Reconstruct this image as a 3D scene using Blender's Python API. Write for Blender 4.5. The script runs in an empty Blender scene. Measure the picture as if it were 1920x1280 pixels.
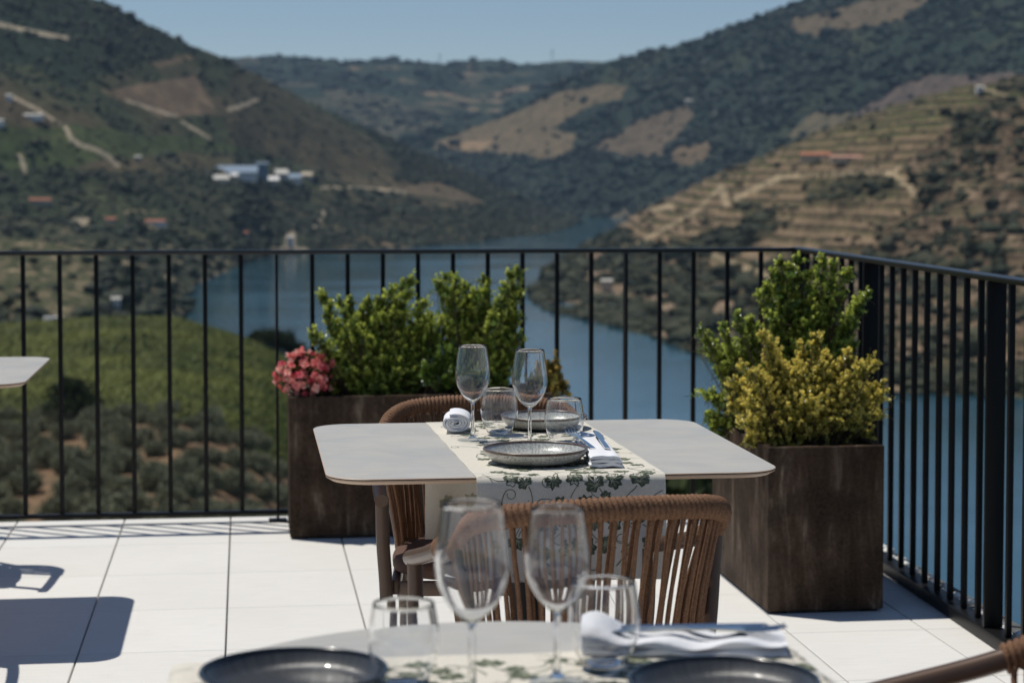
import bpy, bmesh, math, random
import numpy as np
from mathutils import Vector, Matrix, noise as mnoise
from math import sin, cos, pi, radians, tan, atan2, sqrt

random.seed(7); RNG = np.random.default_rng(11)
SC = bpy.context.scene
COL = SC.collection

# ------------------------------------------------------------------ camera model (metres; floor of the terrace is z = 0)
F = 3850.0; H = 1.33; HOR = 332.0; PIT = radians(2.84); CY = HOR + F * tan(PIT); YAW = radians(7.43)
cP, sP, cY, sY = cos(PIT), sin(PIT), cos(YAW), sin(YAW)

def uv_of(P):
    P = np.asarray(P, float); x = P[..., 0]; y = P[..., 1]; z = P[..., 2] - H
    xc = x * cY - y * sY; yc = x * sY + y * cY
    y3 = yc * cP - z * sP; z3 = yc * sP + z * cP
    y3 = np.where(np.abs(y3) < 1e-3, 1e-3, y3)
    return 960 + F * xc / y3, CY - F * z3 / y3, y3

def slope_of(v):            # height gained per metre of ground distance on the ray through row v
    z = -(np.asarray(v, float) - CY) / F
    return (-sP + z * cP) / (cP + z * sP)

def land(u, d, h):          # point at azimuth of column u, ground distance d (along the view), height h
    k = (np.asarray(u, float) - 960) / F
    xc = k * d
    return np.stack([xc * cY + d * sY, -xc * sY + d * cY, h + 0 * xc], -1)

# ------------------------------------------------------------------ tagging
def tag(o, label=None, cat=None, group=None, kind=None):
    if label: o['label'] = label
    if cat: o['category'] = cat
    if group: o['group'] = group
    if kind: o['kind'] = kind
    return o

def empty(name, loc=(0, 0, 0), rz=0.0):
    o = bpy.data.objects.new(name, None); COL.objects.link(o)
    o.location = loc; o.rotation_euler = (0, 0, rz); o.empty_display_size = 0.1
    return o

def copy_tree(o, parent=None):
    c = o.copy(); COL.objects.link(c)
    if parent is not None: c.parent = parent
    for ch in list(o.children): copy_tree(ch, c)
    return c

# ------------------------------------------------------------------ materials
def srgb(r, g, b):
    f = lambda c: (c / 255 / 12.92) if c / 255 <= .04045 else ((c / 255 + .055) / 1.055) ** 2.4
    return (f(r), f(g), f(b))

class N:
    def __init__(s, name):
        s.m = bpy.data.materials.new(name); s.m.use_nodes = True
        s.t = s.m.node_tree; s.b = s.t.nodes['Principled BSDF']; s.out = s.t.nodes['Material Output']
    def n(s, typ, **k):
        x = s.t.nodes.new(typ)
        for a, v in k.items(): setattr(x, a, v)
        return x
    def l(s, a, b): s.t.links.new(a, b)
    def coord(s, kind='Object', scale=(1, 1, 1)):
        c = s.n('ShaderNodeTexCoord'); m = s.n('ShaderNodeMapping'); m.inputs['Scale'].default_value = scale
        s.l(c.outputs[kind], m.inputs['Vector']); return m.outputs['Vector']
    def pos(s, scale=(1, 1, 1)):
        c = s.n('ShaderNodeNewGeometry'); m = s.n('ShaderNodeMapping'); m.inputs['Scale'].default_value = scale
        s.l(c.outputs['Position'], m.inputs['Vector']); return m.outputs['Vector']
    def noise(s, vec, scale, detail=4, rough=.55, dist=0.0):
        x = s.n('ShaderNodeTexNoise'); x.inputs['Scale'].default_value = scale; x.inputs['Detail'].default_value = detail
        x.inputs['Roughness'].default_value = rough; x.inputs['Distortion'].default_value = dist
        s.l(vec, x.inputs['Vector']); return x.outputs['Fac']
    def ramp(s, fac, stops):
        r = s.n('ShaderNodeValToRGB'); e = r.color_ramp.elements
        while len(e) < len(stops): e.new(.5)
        for i, (p, c) in enumerate(stops):
            e[i].position = p; e[i].color = (*c, 1) if len(c) == 3 else c
        s.l(fac, r.inputs['Fac']); return r.outputs['Color']
    def mix(s, fac, a, b, mode='MIX'):
        x = s.n('ShaderNodeMix', data_type='RGBA', blend_type=mode)
        for sock, v in ((x.inputs[0], fac), (x.inputs[6], a), (x.inputs[7], b)):
            if hasattr(v, 'links'): s.l(v, sock)
            elif isinstance(v, (int, float)): sock.default_value = v
            else: sock.default_value = (*v, 1)
        return x.outputs[2]
    def bump(s, h, strength=.2, dist=.01):
        b = s.n('ShaderNodeBump'); b.inputs['Strength'].default_value = strength; b.inputs['Distance'].default_value = dist
        s.l(h, b.inputs['Height']); s.l(b.outputs['Normal'], s.b.inputs['Normal'])
    def set(s, color=None, rough=None, metal=None, spec=None, coat=None, trans=None, ior=None, sss=None):
        i = s.b.inputs
        def put(k, v):
            if hasattr(v, 'links'): s.l(v, i[k])
            elif isinstance(v, tuple): i[k].default_value = (*v, 1)
            else: i[k].default_value = v
        for k, v in (('Base Color', color), ('Roughness', rough), ('Metallic', metal), ('Specular IOR Level', spec), ('Coat Weight', coat), ('Transmission Weight', trans), ('IOR', ior)):
            if v is not None: put(k, v)
        return s.m
    def attr(s, name='Col'):
        a = s.n('ShaderNodeAttribute', attribute_name=name); return a.outputs['Color']

M = {}
def build_materials():
    a = N('floor_porcelain'); p = a.pos()
    st = a.noise(a.pos((2.5, 26, 1)), 3, 4)
    n2 = a.noise(p, 1.3, 3); sp = a.noise(p, 55, 2)
    c = a.ramp(n2, [(.3, (.74, .725, .695)), (.7, (.80, .785, .755))])
    c = a.mix(.35, c, a.ramp(st, [(.35, (.70, .685, .655)), (.65, (.82, .805, .78))]))
    c = a.mix(a.ramp(a.noise(p, 3.7, 5, .7, .6), [(.60, (0, 0, 0)), (.72, (.28, .28, .28))]), c, (.60, .575, .52))
    c = a.mix(a.ramp(sp, [(.64, (0, 0, 0)), (.74, (.22, .22, .22))]), c, (.60, .58, .54))
    # every slab has its own slight tone
    g = a.n('ShaderNodeNewGeometry'); mp = a.n('ShaderNodeMapping'); mp.inputs['Location'].default_value = (-.349 / .4085, -7.498 / .57, 0); mp.inputs['Scale'].default_value = (1 / .4085, 1 / .57, 0)
    fl = a.n('ShaderNodeVectorMath', operation='FLOOR'); wn = a.n('ShaderNodeTexWhiteNoise'); a.l(g.outputs['Position'], mp.inputs['Vector']); a.l(mp.outputs['Vector'], fl.inputs[0]); a.l(fl.outputs['Vector'], wn.inputs['Vector'])
    c = a.mix(1.0, c, a.ramp(wn.outputs['Value'], [(0, (.945, .94, .93)), (1, (1.0, 1.0, 1.0))]), 'MULTIPLY')
    a.bump(a.noise(p, 160, 3), .08, .002)
    M['floor'] = a.set(c, .62, spec=.35)
    a = N('joint_dark_grey'); M['joint'] = a.set((.10, .10, .10), .9)  # plain dark grey base between the slabs, also the gravel bed
    a = N('slab_render'); p = a.pos(); a.bump(a.noise(p, 30, 4), .2, .01)
    M['render'] = a.set(a.ramp(a.noise(p, 2, 4), [(.3, (.55, .53, .5)), (.7, (.68, .66, .62))]), .9)
    a = N('black_powder_coat'); a.bump(a.noise(a.pos(), 700, 2), .12, .0006)
    M['black'] = a.set((.004, .004, .0045), .48, spec=.22)
    a = N('black_satin_handrail'); M['satin'] = a.set((.006, .006, .007), .30, spec=.55)
    a = N('rust_planter'); p = a.coord('Object')
    v = a.coord('Object', (1, 1, .16)); stv = a.noise(v, 16, 7, .65, .5); big = a.noise(p, 5, 5, .6); fine = a.noise(p, 90, 4)
    c = a.ramp(stv, [(.33, (.018, .010, .006)), (.47, (.044, .026, .016)), (.57, (.080, .055, .040)), (.68, (.23, .18, .135))])
    c = a.mix(a.ramp(big, [(.40, (0, 0, 0)), (.60, (.85, .85, .85))]), c, (.021, .0135, .0095))
    c = a.mix(.18, c, a.ramp(fine, [(.35, (.012, .009, .006)), (.65, (.13, .09, .062))]))
    a.bump(a.noise(p, 60, 6), .35, .003)
    M['planter'] = a.set(c, a.ramp(big, [(.3, (.55,) * 3), (.7, (.8,) * 3)]), spec=.12)
    a = N('soil'); p = a.pos(); a.bump(a.noise(p, 60, 5), 1, .02); M['soil'] = a.set(a.ramp(a.noise(p, 70, 4), [(.3, (.012, .008, .006)), (.7, (.05, .035, .025))]), .95)
    a = N('table_laminate'); p = a.coord('Object', (1, 1, 1)); st = a.noise(a.coord('Object', (4, 60, 4)), 2.2, 5, .6)
    c = a.ramp(st, [(.3, (.43, .41, .37)), (.7, (.53, .51, .46))]); c = a.mix(.3, c, a.ramp(a.noise(p, 5, 4), [(.3, (.38, .365, .335)), (.7, (.55, .53, .49))]))
    a.bump(st, .06, .002); M['laminate'] = a.set(c, a.ramp(a.noise(p, 7, 5, .7, .8), [(.35, (.30,) * 3), (.65, (.50,) * 3)]), spec=.5)
    a = N('table_edge_beige'); M['edge'] = a.set((.52, .37, .26), .5)
    a = N('table_core_dark'); M['core'] = a.set((.05, .035, .028), .6)
    a = N('chair_bronze_paint'); a.bump(a.noise(a.coord('Object'), 400, 2), .08, .0006)
    M['bronze'] = a.set(a.ramp(a.noise(a.coord('Object'), 12, 3), [(.3, (.092, .056, .038)), (.7, (.115, .07, .048))]), .36, metal=.25, spec=.5)
    a = N('brown_rope'); p = a.coord('Object'); n = a.noise(p, 320, 3); n2 = a.noise(p, 30, 3)
    c = a.ramp(n, [(.35, (.14, .068, .034)), (.55, (.235, .122, .066)), (.75, (.34, .19, .11))]); c = a.mix(.3, c, a.ramp(n2, [(.3, (.08, .036, .018)), (.7, (.24, .12, .062))]))
    a.bump(n, .7, .003); M['rope'] = a.set(c, .72, spec=.3)
    a = N('seat_cushion_brown'); a.bump(a.noise(a.coord('Object'), 500, 2), .4, .002); M['cushion'] = a.set((.10, .05, .033), .85)
    a = N('runner_linen'); p = a.coord('Object'); w = a.noise(a.coord('Object', (1, 6, 6)), 260, 2); w2 = a.noise(a.coord('Object', (6, 1, 1)), 260, 2)
    c = a.ramp(a.mix(.5, w, w2), [(.35, (.56, .52, .44)), (.6, (.74, .70, .62))]); a.bump(w, .3, .001)
    M['linen'] = a.set(c, .85, spec=.2)
    a = N('printed_ivy_dark'); M['ivy'] = a.set(a.ramp(a.noise(a.coord('Object'), 150, 3), [(.35, (.050, .068, .045)), (.65, (.15, .175, .125))]), .85, spec=.2)
    a = N('printed_ivy_vein'); M['ivyback'] = N('print_showing_through').set((.36, .34, .25), .9, spec=.1); M['vein'] = a.set((.34, .36, .26), .85, spec=.2)
    a = N('napkin_cotton'); a.bump(a.noise(a.coord('Object'), 60, 5), .5, .004); M['napkin'] = a.set((.78, .79, .83), .85, spec=.2)
    a = N('stoneware_grey'); p = a.coord('Object')
    n = a.noise(p, 260, 3); c = a.ramp(n, [(.36, (.22, .20, .17)), (.46, (.44, .43, .40)), (.7, (.56, .56, .53))])
    M['stone'] = a.set(c, .28, coat=.3)
    a = N('stoneware_well'); g = a.n('ShaderNodeTexCoord'); sx = a.n('ShaderNodeSeparateXYZ'); a.l(g.outputs['Object'], sx.inputs[0])
    at = a.n('ShaderNodeMath', operation='ARCTAN2'); a.l(sx.outputs[1], at.inputs[0]); a.l(sx.outputs[0], at.inputs[1])
    cb = a.n('ShaderNodeCombineXYZ'); a.l(at.outputs[0], cb.inputs[0]); nn = a.noise(cb.outputs[0], 14, 5, .8)
    n = a.noise(a.coord('Object'), 240, 3)
    c = a.ramp(nn, [(.4, (.26, .28, .27)), (.6, (.55, .55, .52))]); c = a.mix(.45, c, a.ramp(n, [(.38, (.17, .18, .17)), (.6, (.60, .60, .57))]))
    a.bump(n, .3, .002); M['well'] = a.set(c, .25, coat=.4); WELL = a
    a = N('plate_rim_brown'); M['rimbrown'] = a.set(a.ramp(a.noise(a.coord('Object'), 60, 3), [(.35, (.045, .024, .016)), (.65, (.16, .095, .06))]), .35, coat=.3)
    a = N('black_glaze'); M['blackglaze'] = a.set((.008, .009, .012), .22, coat=.4)
    a = N('dark_well'); g = a.n('ShaderNodeTexCoord'); sx = a.n('ShaderNodeSeparateXYZ'); a.l(g.outputs['Object'], sx.inputs[0])
    at = a.n('ShaderNodeMath', operation='ARCTAN2'); a.l(sx.outputs[1], at.inputs[0]); a.l(sx.outputs[0], at.inputs[1])
    cb = a.n('ShaderNodeCombineXYZ'); a.l(at.outputs[0], cb.inputs[0]); nn = a.noise(cb.outputs[0], 16, 5, .8)
    a.bump(nn, .35, .003); M['darkwell'] = a.set(a.ramp(nn, [(.35, (.020, .023, .028)), (.7, (.085, .088, .09))]), .3, coat=.5)
    a = N('cutlery_steel'); M['steel'] = a.set((.62, .64, .66), .12, metal=1.0)
    a = N('clear_glass'); M['glass'] = a.set((1, 1, 1), .0, trans=1.0, ior=1.47)
    # foot of a glass: a disc a millimetre thick shows as a clear film
    a = N('thin_glass_wall')
    lw = a.n('ShaderNodeLayerWeight'); lw.inputs['Blend'].default_value = .5
    pw = a.n('ShaderNodeMath', operation='POWER'); a.l(lw.outputs['Facing'], pw.inputs[0]); pw.inputs[1].default_value = 4
    mr = a.n('ShaderNodeMapRange'); a.l(pw.outputs[0], mr.inputs[0]); mr.inputs[3].default_value = .03; mr.inputs[4].default_value = .6
    tr = a.n('ShaderNodeBsdfTransparent'); tr.inputs['Color'].default_value = (.95, .96, .96, 1)
    gl = a.n('ShaderNodeBsdfGlossy'); gl.inputs['Roughness'].default_value = .015
    mx = a.n('ShaderNodeMixShader'); a.l(mr.outputs[0], mx.inputs[0]); a.l(tr.outputs[0], mx.inputs[1]); a.l(gl.outputs[0], mx.inputs[2])
    a.l(mx.outputs[0], a.out.inputs['Surface']); M['film'] = a.m
    # leaves: colour attribute
    def leafmat(name, rough, spec, transl):
        a = N(name); c = a.attr(); n = a.noise(a.pos(), 70, 2)
        c = a.mix(.25, c, a.mix(1.0, c, a.ramp(n, [(.3, (.6, .6, .6)), (.7, (1.3, 1.3, 1.1))]), 'MULTIPLY'))
        a.set(c, rough, spec=spec)
        tl = a.n('ShaderNodeBsdfTranslucent'); a.l(c, tl.inputs['Color'])
        mx = a.n('ShaderNodeMixShader'); mx.inputs[0].default_value = transl
        a.l(a.b.outputs[0], mx.inputs[1]); a.l(tl.outputs[0], mx.inputs[2]); a.l(mx.outputs[0], a.out.inputs['Surface'])
        return a.m
    M['leaf'] = leafmat('shrub_leaf', .24, .8, .42)
    M['petal'] = leafmat('begonia_petal', .55, .3, .35)
    M['treeleaf'] = leafmat('tree_foliage', .7, .2, .12)
    a = N('twig_bark'); M['bark'] = a.set((.07, .045, .03), .8)
    # terrain
    a = N('terrain_cover'); c = a.attr(); p = a.pos()
    n = a.noise(p, .035, 6, .7); n3 = a.noise(p, .2, 4, .7)
    c = a.mix(1.0, c, a.ramp(n, [(.3, (.55, .58, .6)), (.7, (1.4, 1.35, 1.3))]), 'MULTIPLY')
    c = a.mix(.6, c, a.mix(1.0, c, a.ramp(n3, [(.35, (.5, .52, .5)), (.65, (1.4, 1.35, 1.3))]), 'MULTIPLY'))
    M['terrain'] = a.set(c, .95, spec=.1)
    a = N('near_ground'); c = a.attr(); p = a.pos(); n = a.noise(p, .25, 6, .7); n3 = a.noise(p, 1.6, 4, .7)
    c = a.mix(1.0, c, a.ramp(n, [(.3, (.6, .6, .6)), (.7, (1.35, 1.3, 1.25))]), 'MULTIPLY')
    c = a.mix(.6, c, a.mix(1.0, c, a.ramp(n3, [(.35, (.55, .55, .55)), (.65, (1.35, 1.3, 1.25))]), 'MULTIPLY'))
    M['near'] = a.set(c, .95, spec=.1)
    a = N('river_water'); p = a.pos((1, 1, 1))
    n1 = a.noise(a.pos((.5, 1.3, 1)), .05, 6, .75); n2 = a.noise(p, .004, 3, .5)
    a.bump(n1, .12, 1.0)
    M['water'] = a.set(a.ramp(n2, [(.35, (.015, .062, .092)), (.65, (.022, .082, .118))]), a.ramp(a.noise(a.pos((.7, 1.0, 1)), .0045, 5, .65, 1.2), [(.40, (.035,) * 3), (.60, (.15,) * 3)]), spec=.5, ior=1.33)
    a = N('white_pebble'); M['pebble'] = a.set((.72, .72, .70), .7)
    for k, c in dict(whitewash=(.80, .79, .76), cream=(.52, .44, .33), clayroof=(.42, .15, .075), slateroof=(.22, .29, .38), windowdark=(.03, .035, .045), steelblue=(.38, .44, .52), fadedclay=(.50, .27, .19), paleconc=(.55, .53, .48)).items():
        a = N(k); n = a.noise(a.pos(), .8, 4); a.set(a.mix(1.0, c, a.ramp(n, [(.3, (.8,) * 3), (.7, (1.15,) * 3)]), 'MULTIPLY'), .8); M[k] = a.m
build_materials()

# ------------------------------------------------------------------ mesh helpers
class MB:
    def __init__(s): s.v = []; s.f = []; s.m = []
    def add(s, vs, fs, mi=0):
        b = len(s.v); s.v += [tuple(x) for x in vs]; s.f += [tuple(i + b for i in f) for f in fs]; s.m += [mi] * len(fs); return s
    def box(s, c, d, rz=0, mi=0, bev=0.0):
        x, y, z = d[0] / 2, d[1] / 2, d[2] / 2
        if bev <= 0:
            vs = [Vector((a * x, b * y, e * z)) for e in (-1, 1) for b in (-1, 1) for a in (-1, 1)]
            fs = [(0, 2, 3, 1), (4, 5, 7, 6), (0, 1, 5, 4), (2, 6, 7, 3), (0, 4, 6, 2), (1, 3, 7, 5)]
        else:
            bm = bmesh.new(); bmesh.ops.create_cube(bm, size=1)
            for w in bm.verts: w.co = Vector((w.co.x * d[0], w.co.y * d[1], w.co.z * d[2]))
            bmesh.ops.bevel(bm, geom=list(bm.edges), offset=bev, segments=2, affect='EDGES', profile=.5)
            bm.verts.index_update(); vs = [w.co.copy() for w in bm.verts]; fs = [tuple(w.index for w in f.verts) for f in bm.faces]; bm.free()
        R = Matrix.Rotation(rz, 3, 'Z'); c = Vector(c)
        return s.add([R @ w + c for w in vs], fs, mi)
    def tube(s, pts, r, n=10, mi=0, cap=True, squash=None):
        pts = [Vector(p) for p in pts]; k = len(pts)
        rs = r if isinstance(r, (list, tuple)) else [r] * k
        T = [(pts[min(i + 1, k - 1)] - pts[max(i - 1, 0)]).normalized() for i in range(k)]
        up = Vector((0, 0, 1)) if abs(T[0].z) < .9 else Vector((1, 0, 0))
        nrm = T[0].cross(up).normalized(); vs = []
        for i in range(k):
            nrm = (nrm - T[i] * nrm.dot(T[i])).normalized(); bi = T[i].cross(nrm)
            for j in range(n):
                a = 2 * pi * j / n; q = squash or (1, 1)
                vs.append(pts[i] + nrm * cos(a) * rs[i] * q[0] + bi * sin(a) * rs[i] * q[1])
        fs = [(i * n + j, i * n + (j + 1) % n, (i + 1) * n + (j + 1) % n, (i + 1) * n + j) for i in range(k - 1) for j in range(n)]
        if cap: fs += [tuple(range(n - 1, -1, -1)), tuple((k - 1) * n + j for j in range(n))]
        return s.add(vs, fs, mi)
    def lathe(s, prof, n=48, mi=0, c=(0, 0, 0), mis=None, closed=False):
        vs = []; fs = []; k = len(prof); ms = []
        for (r, z) in prof:
            for j in range(n):
                a = 2 * pi * j / n; vs.append((c[0] + max(r, 1e-5) * cos(a), c[1] + max(r, 1e-5) * sin(a), c[2] + z))
        rng = range(k if closed else k - 1)
        for i in rng:
            i2 = (i + 1) % k
            for j in range(n):
                fs.append((i * n + j, i * n + (j + 1) % n, i2 * n + (j + 1) % n, i2 * n + j)); ms.append(mis[i] if mis else mi)
        b = len(s.v); s.add(vs, fs, mi); s.m[-len(fs):] = ms
        return s
    def build(s, name, mats, parent=None, smooth=True, angle=40, weld=False):
        me = bpy.data.meshes.new(name); me.from_pydata([tuple(v) for v in s.v], [], s.f)
        for m in (mats if isinstance(mats, (list, tuple)) else [mats]): me.materials.append(m)
        me.polygons.foreach_set('material_index', s.m)
        bm = bmesh.new(); bm.from_mesh(me)
        if weld: bmesh.ops.remove_doubles(bm, verts=bm.verts, dist=2e-5)
        bmesh.ops.recalc_face_normals(bm, faces=bm.faces); bm.to_mesh(me); bm.free()
        if smooth:
            me.shade_smooth()
            if angle: me.set_sharp_from_angle(angle=radians(angle))
        o = bpy.data.objects.new(name, me); COL.objects.link(o)
        if parent is not None: o.parent = parent
        return o

def np_mesh(name, V, Fq, mat, col=None, parent=None, smooth=False, link=True):
    """V n x 3, Fq m x k faces (all the same size), col n x 3"""
    V = np.ascontiguousarray(V, np.float32); Fq = np.ascontiguousarray(Fq, np.int32); k = Fq.shape[1]
    me = bpy.data.meshes.new(name); me.vertices.add(len(V)); me.vertices.foreach_set('co', V.ravel())
    me.loops.add(Fq.size); me.loops.foreach_set('vertex_index', Fq.ravel())
    me.polygons.add(len(Fq)); me.polygons.foreach_set('loop_start', np.arange(0, Fq.size, k, dtype=np.int32))
    me.polygons.foreach_set('loop_total', np.full(len(Fq), k, np.int32))
    if col is not None:
        a = me.color_attributes.new('Col', 'FLOAT_COLOR', 'POINT')
        a.data.foreach_set('color', np.concatenate([col, np.ones((len(col), 1))], 1).astype(np.float32).ravel())
    me.materials.append(mat); me.update(calc_edges=True); me.validate()
    me.polygons.foreach_set('use_smooth', np.full(len(me.polygons), smooth))
    if not link: return me
    o = bpy.data.objects.new(name, me); COL.objects.link(o)
    if parent is not None: o.parent = parent
    return o

def unit(a): return a / np.maximum(np.linalg.norm(a, axis=-1, keepdims=True), 1e-9)

def leaves(P, D, Nn, L, W, C, fold=.25):
    """leaf cards with a midrib fold: P base, D direction, Nn normal, L length, W width, C colour (all per leaf)"""
    n = len(P); D = unit(D); S = unit(np.cross(D, Nn)); Nn = np.cross(S, D); L = L[:, None]; W = W[:, None]
    up = Nn * W * fold
    V = np.stack([P, P + D * L * .35 - S * W * .5 + up, P + D * L * .75 - S * W * .38 + up, P + D * L, P + D * L * .75 + S * W * .38 + up, P + D * L * .35 + S * W * .5 + up], 1).reshape(-1, 3)
    b = np.arange(n)[:, None] * 6
    Fq = np.concatenate([b + np.array([[0, 3, 2, 1]]), b + np.array([[0, 5, 4, 3]])], 0)
    return V, Fq, np.repeat(C, 6, 0)

def vnoise(x, y, seed=0):
    """smooth value noise, vectorised"""
    xi = np.floor(x).astype(np.int64); yi = np.floor(y).astype(np.int64); fx = x - xi; fy = y - yi
    fx = fx * fx * (3 - 2 * fx); fy = fy * fy * (3 - 2 * fy)
    def h(a, b):
        q = (a * 374761393 + b * 668265263 + seed * 1442695041) & 0xffffffff
        q = ((q ^ (q >> 13)) * 1274126177) & 0xffffffff; q = q ^ (q >> 16)
        return (q & 0xffffff) / 0xffffff * 2 - 1
    return (h(xi, yi) * (1 - fx) + h(xi + 1, yi) * fx) * (1 - fy) + (h(xi, yi + 1) * (1 - fx) + h(xi + 1, yi + 1) * fx) * fy

def fbm(x, y, oct=5, seed=0, ridged=False):
    s = 0; a = 1; t = 0
    for o in range(oct):
        v = vnoise(x * 2 ** o + 17.3 * o, y * 2 ** o - 9.1 * o, seed + o)
        s = s + a * ((1 - 2 * np.abs(v)) if ridged else v); t += a; a *= .5
    return s / t

# ------------------------------------------------------------------ world, sun, camera
SUNV = Vector((-.36, .25, 1)).normalized()
elev = math.asin(SUNV.z); azim = atan2(SUNV.x, SUNV.y)
w = bpy.data.worlds.new("World"); SC.world = w; w.use_nodes = True
nt = w.node_tree; bg = nt.nodes['Background']; sky = nt.nodes.new('ShaderNodeTexSky'); sky.sky_type = 'NISHITA'
sky.sun_disc = False; sky.sun_elevation = elev; sky.sun_rotation = azim; sky.altitude = 300; sky.air_density = 0.75; sky.dust_density = 0.02; sky.ozone_density = 1.0
nt.links.new(sky.outputs[0], bg.inputs[0]); bg.inputs[1].default_value = .076
sl = bpy.data.lights.new('sun', 'SUN'); sl.energy = 3.75; sl.angle = radians(.53); sl.color = (1, .955, .865)
sl.cycles.is_caustics_light = True
so = bpy.data.objects.new('sun', sl); COL.objects.link(so); so.rotation_euler = SUNV.to_track_quat('Z', 'Y').to_euler(); so.location = (-20, 15, 50)

cd = bpy.data.cameras.new('camera'); co = bpy.data.objects.new('camera', cd); COL.objects.link(co)
cd.sensor_width = 36; cd.lens = F / 1920 * 36; cd.clip_start = .05; cd.clip_end = 60000
cd.shift_y = (CY - 640) / 1920
co.location = (0, 0, H); co.rotation_euler = (pi / 2 - PIT, 0, -YAW)
cd.dof.use_dof = True; cd.dof.focus_distance = 4.25; cd.dof.aperture_fstop = 5.6; cd.dof.aperture_blades = 0
SC.camera = co
SC.view_settings.view_transform = 'Standard'; SC.view_settings.look = 'None'; SC.view_settings.exposure = 0; SC.view_settings.gamma = 1
SC.render.engine = 'CYCLES'
cy = SC.cycles; cy.use_denoising = True; cy.max_bounces = 10; cy.transparent_max_bounces = 24; cy.transmission_bounces = 10; cy.glossy_bounces = 5; cy.diffuse_bounces = 3; cy.volume_bounces = 0; cy.sample_clamp_indirect = 6; cy.caustics_reflective = False


# ================================================================== TERRACE
XR = lambda y: 2.19 - (7.95 - y) * .0286        # line of the side railing
YF = 7.95                                        # line of the front railing
def floor():
    mb = MB(); jx, jy = .4085, .57; x0, y0 = .349, 7.498
    for i in range(-16, 5):
        for j in range(-15, 1):
            xa, xb = x0 + i * jx + .0024, x0 + (i + 1) * jx - .0024
            ya, yb = y0 + j * jy + .0012, y0 + (j + 1) * jy - .0012
            if xa > 2.1: continue
            c = lambda x, y: min(x, XR(y) - .02)
            b = .0018
            vs = [(c(xa, ya), ya, -.02), (c(xb, ya), ya, -.02), (c(xb, yb), yb, -.02), (c(xa, yb), yb, -.02),
                  (c(xa, ya), ya, -b), (c(xb, ya), ya, -b), (c(xb, yb), yb, -b), (c(xa, yb), yb, -b),
                  (c(xa, ya) + b, ya + b, 0), (c(xb, ya) - b, ya + b, 0), (c(xb, yb) - b, yb - b, 0), (c(xa, yb) + b, yb - b, 0)]
            fs = [(8, 9, 10, 11)] + [(p + q, p + (q + 1) % 4, p + 4 + (q + 1) % 4, p + 4 + q) for p in (0, 4) for q in range(4)]
            mb.add(vs, fs)
    mb.box((-2.2, 3.4, -.036), (8.6, 9.1, .03), mi=1)
    tag(mb.build('terrace_floor', [M['floor'], M['joint']], smooth=False), kind='structure')
    mb = MB()
    mb.box((-2.14, 3.42, -.30), (8.82, 9.32, .49))
    mb.box((-2.1, 3.3, -2.1), (8.6, 8.8, 3.1))
    tag(mb.build('terrace_slab', M['render'], smooth=False), kind='structure')
floor()

def railing_front():
    r = empty('railing', (0, YF, 0)); tag(r, 'long black metal railing with thin upright bars, behind the planter with pink begonias', 'railing')
    MB().box((-1.36, 0, 1.042), (7.10, .045, .016), bev=.002).build('top_rail', M['satin'], r)
    MB().box((-1.36, 0, .038), (7.08, .040, .014), bev=.002).build('bottom_rail', M['black'], r)
    first = None
    for k in range(1, 51):
        x = 2.17 - .1365 * k
        if k % 10 == 5 or k == 50:
            m = MB(); m.box((0, 0, .517), (.010, .055, 1.03), bev=.0015); m.box((0, 0, .004), (.07, .07, .008), bev=.001)
            o = m.build('post', M['black'], r); o.location = (x, 0, 0)
            continue
        if first is None:
            first = MB().box((0, 0, .5395), (.017, .017, .986), bev=.002).build('baluster', M['black'], r); o = first
        else:
            o = first.copy(); COL.objects.link(o); o.parent = r
        o.location = (x, 0, 0)
railing_front()

def railing_side():
    a = atan2(.0286, 1)
    r = empty('railing', (XR(YF), YF, 0), -a); tag(r, 'black metal railing running towards the viewer behind the tall planter, with broad flat posts', 'railing')
    L = 6.0
    MB().box((0, -L / 2 + .03, 1.043), (.052, L, .017), bev=.003).build('top_rail', M['satin'], r)
    MB().box((0, -L / 2 + .03, .021), (.060, L, .038), bev=.003).build('bottom_rail', M['black'], r)
    first = None; fp = None
    for k in range(0, 46):
        y = -.13 * k
        if k % 10 == 8 or k == 0:
            if fp is None: fp = MB().box((0, 0, .5375), (.056, .014, .993), bev=.002).build('post', M['black'], r); o = fp
            else: o = fp.copy(); COL.objects.link(o); o.parent = r
        elif first is None: first = MB().box((0, 0, .5375), (.017, .017, .993), bev=.002).build('baluster', M['black'], r); o = first
        else: o = first.copy(); COL.objects.link(o); o.parent = r
        o.location = (0, y, 0)
railing_side()

def pebbles():
    V = []; Fc = []; nb = 0
    bm = bmesh.new(); bmesh.ops.create_icosphere(bm, subdivisions=1, radius=1); iv = np.array([v.co[:] for v in bm.verts]); fi = np.array([[v.index for v in f.verts] for f in bm.faces]); bm.free()
    for i in range(420):
        y = random.uniform(1.5, 8.2); x = XR(y) + random.uniform(.040, .085); s = random.uniform(.009, .022)
        a = random.random() * 6.28; q = iv * np.array([s * 1.3, s, s * .7]); q = q @ np.array([[cos(a), -sin(a), 0], [sin(a), cos(a), 0], [0, 0, 1]])
        V.append(q + np.array([x, y, .002 + random.random() * .02])); Fc.append(fi + nb); nb += len(iv)
    o = np_mesh('pebbles', np.concatenate(V), np.concatenate(Fc), M['pebble'], smooth=True); tag(o, 'strip of white pebbles beyond the side railing', 'pebbles', kind='stuff')
    MB().box((2.23, 3.35, -.017), (.10, 9.3, .035)).build('gravel_bed', M['joint'], smooth=False)['kind'] = 'structure'
pebbles()
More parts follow.
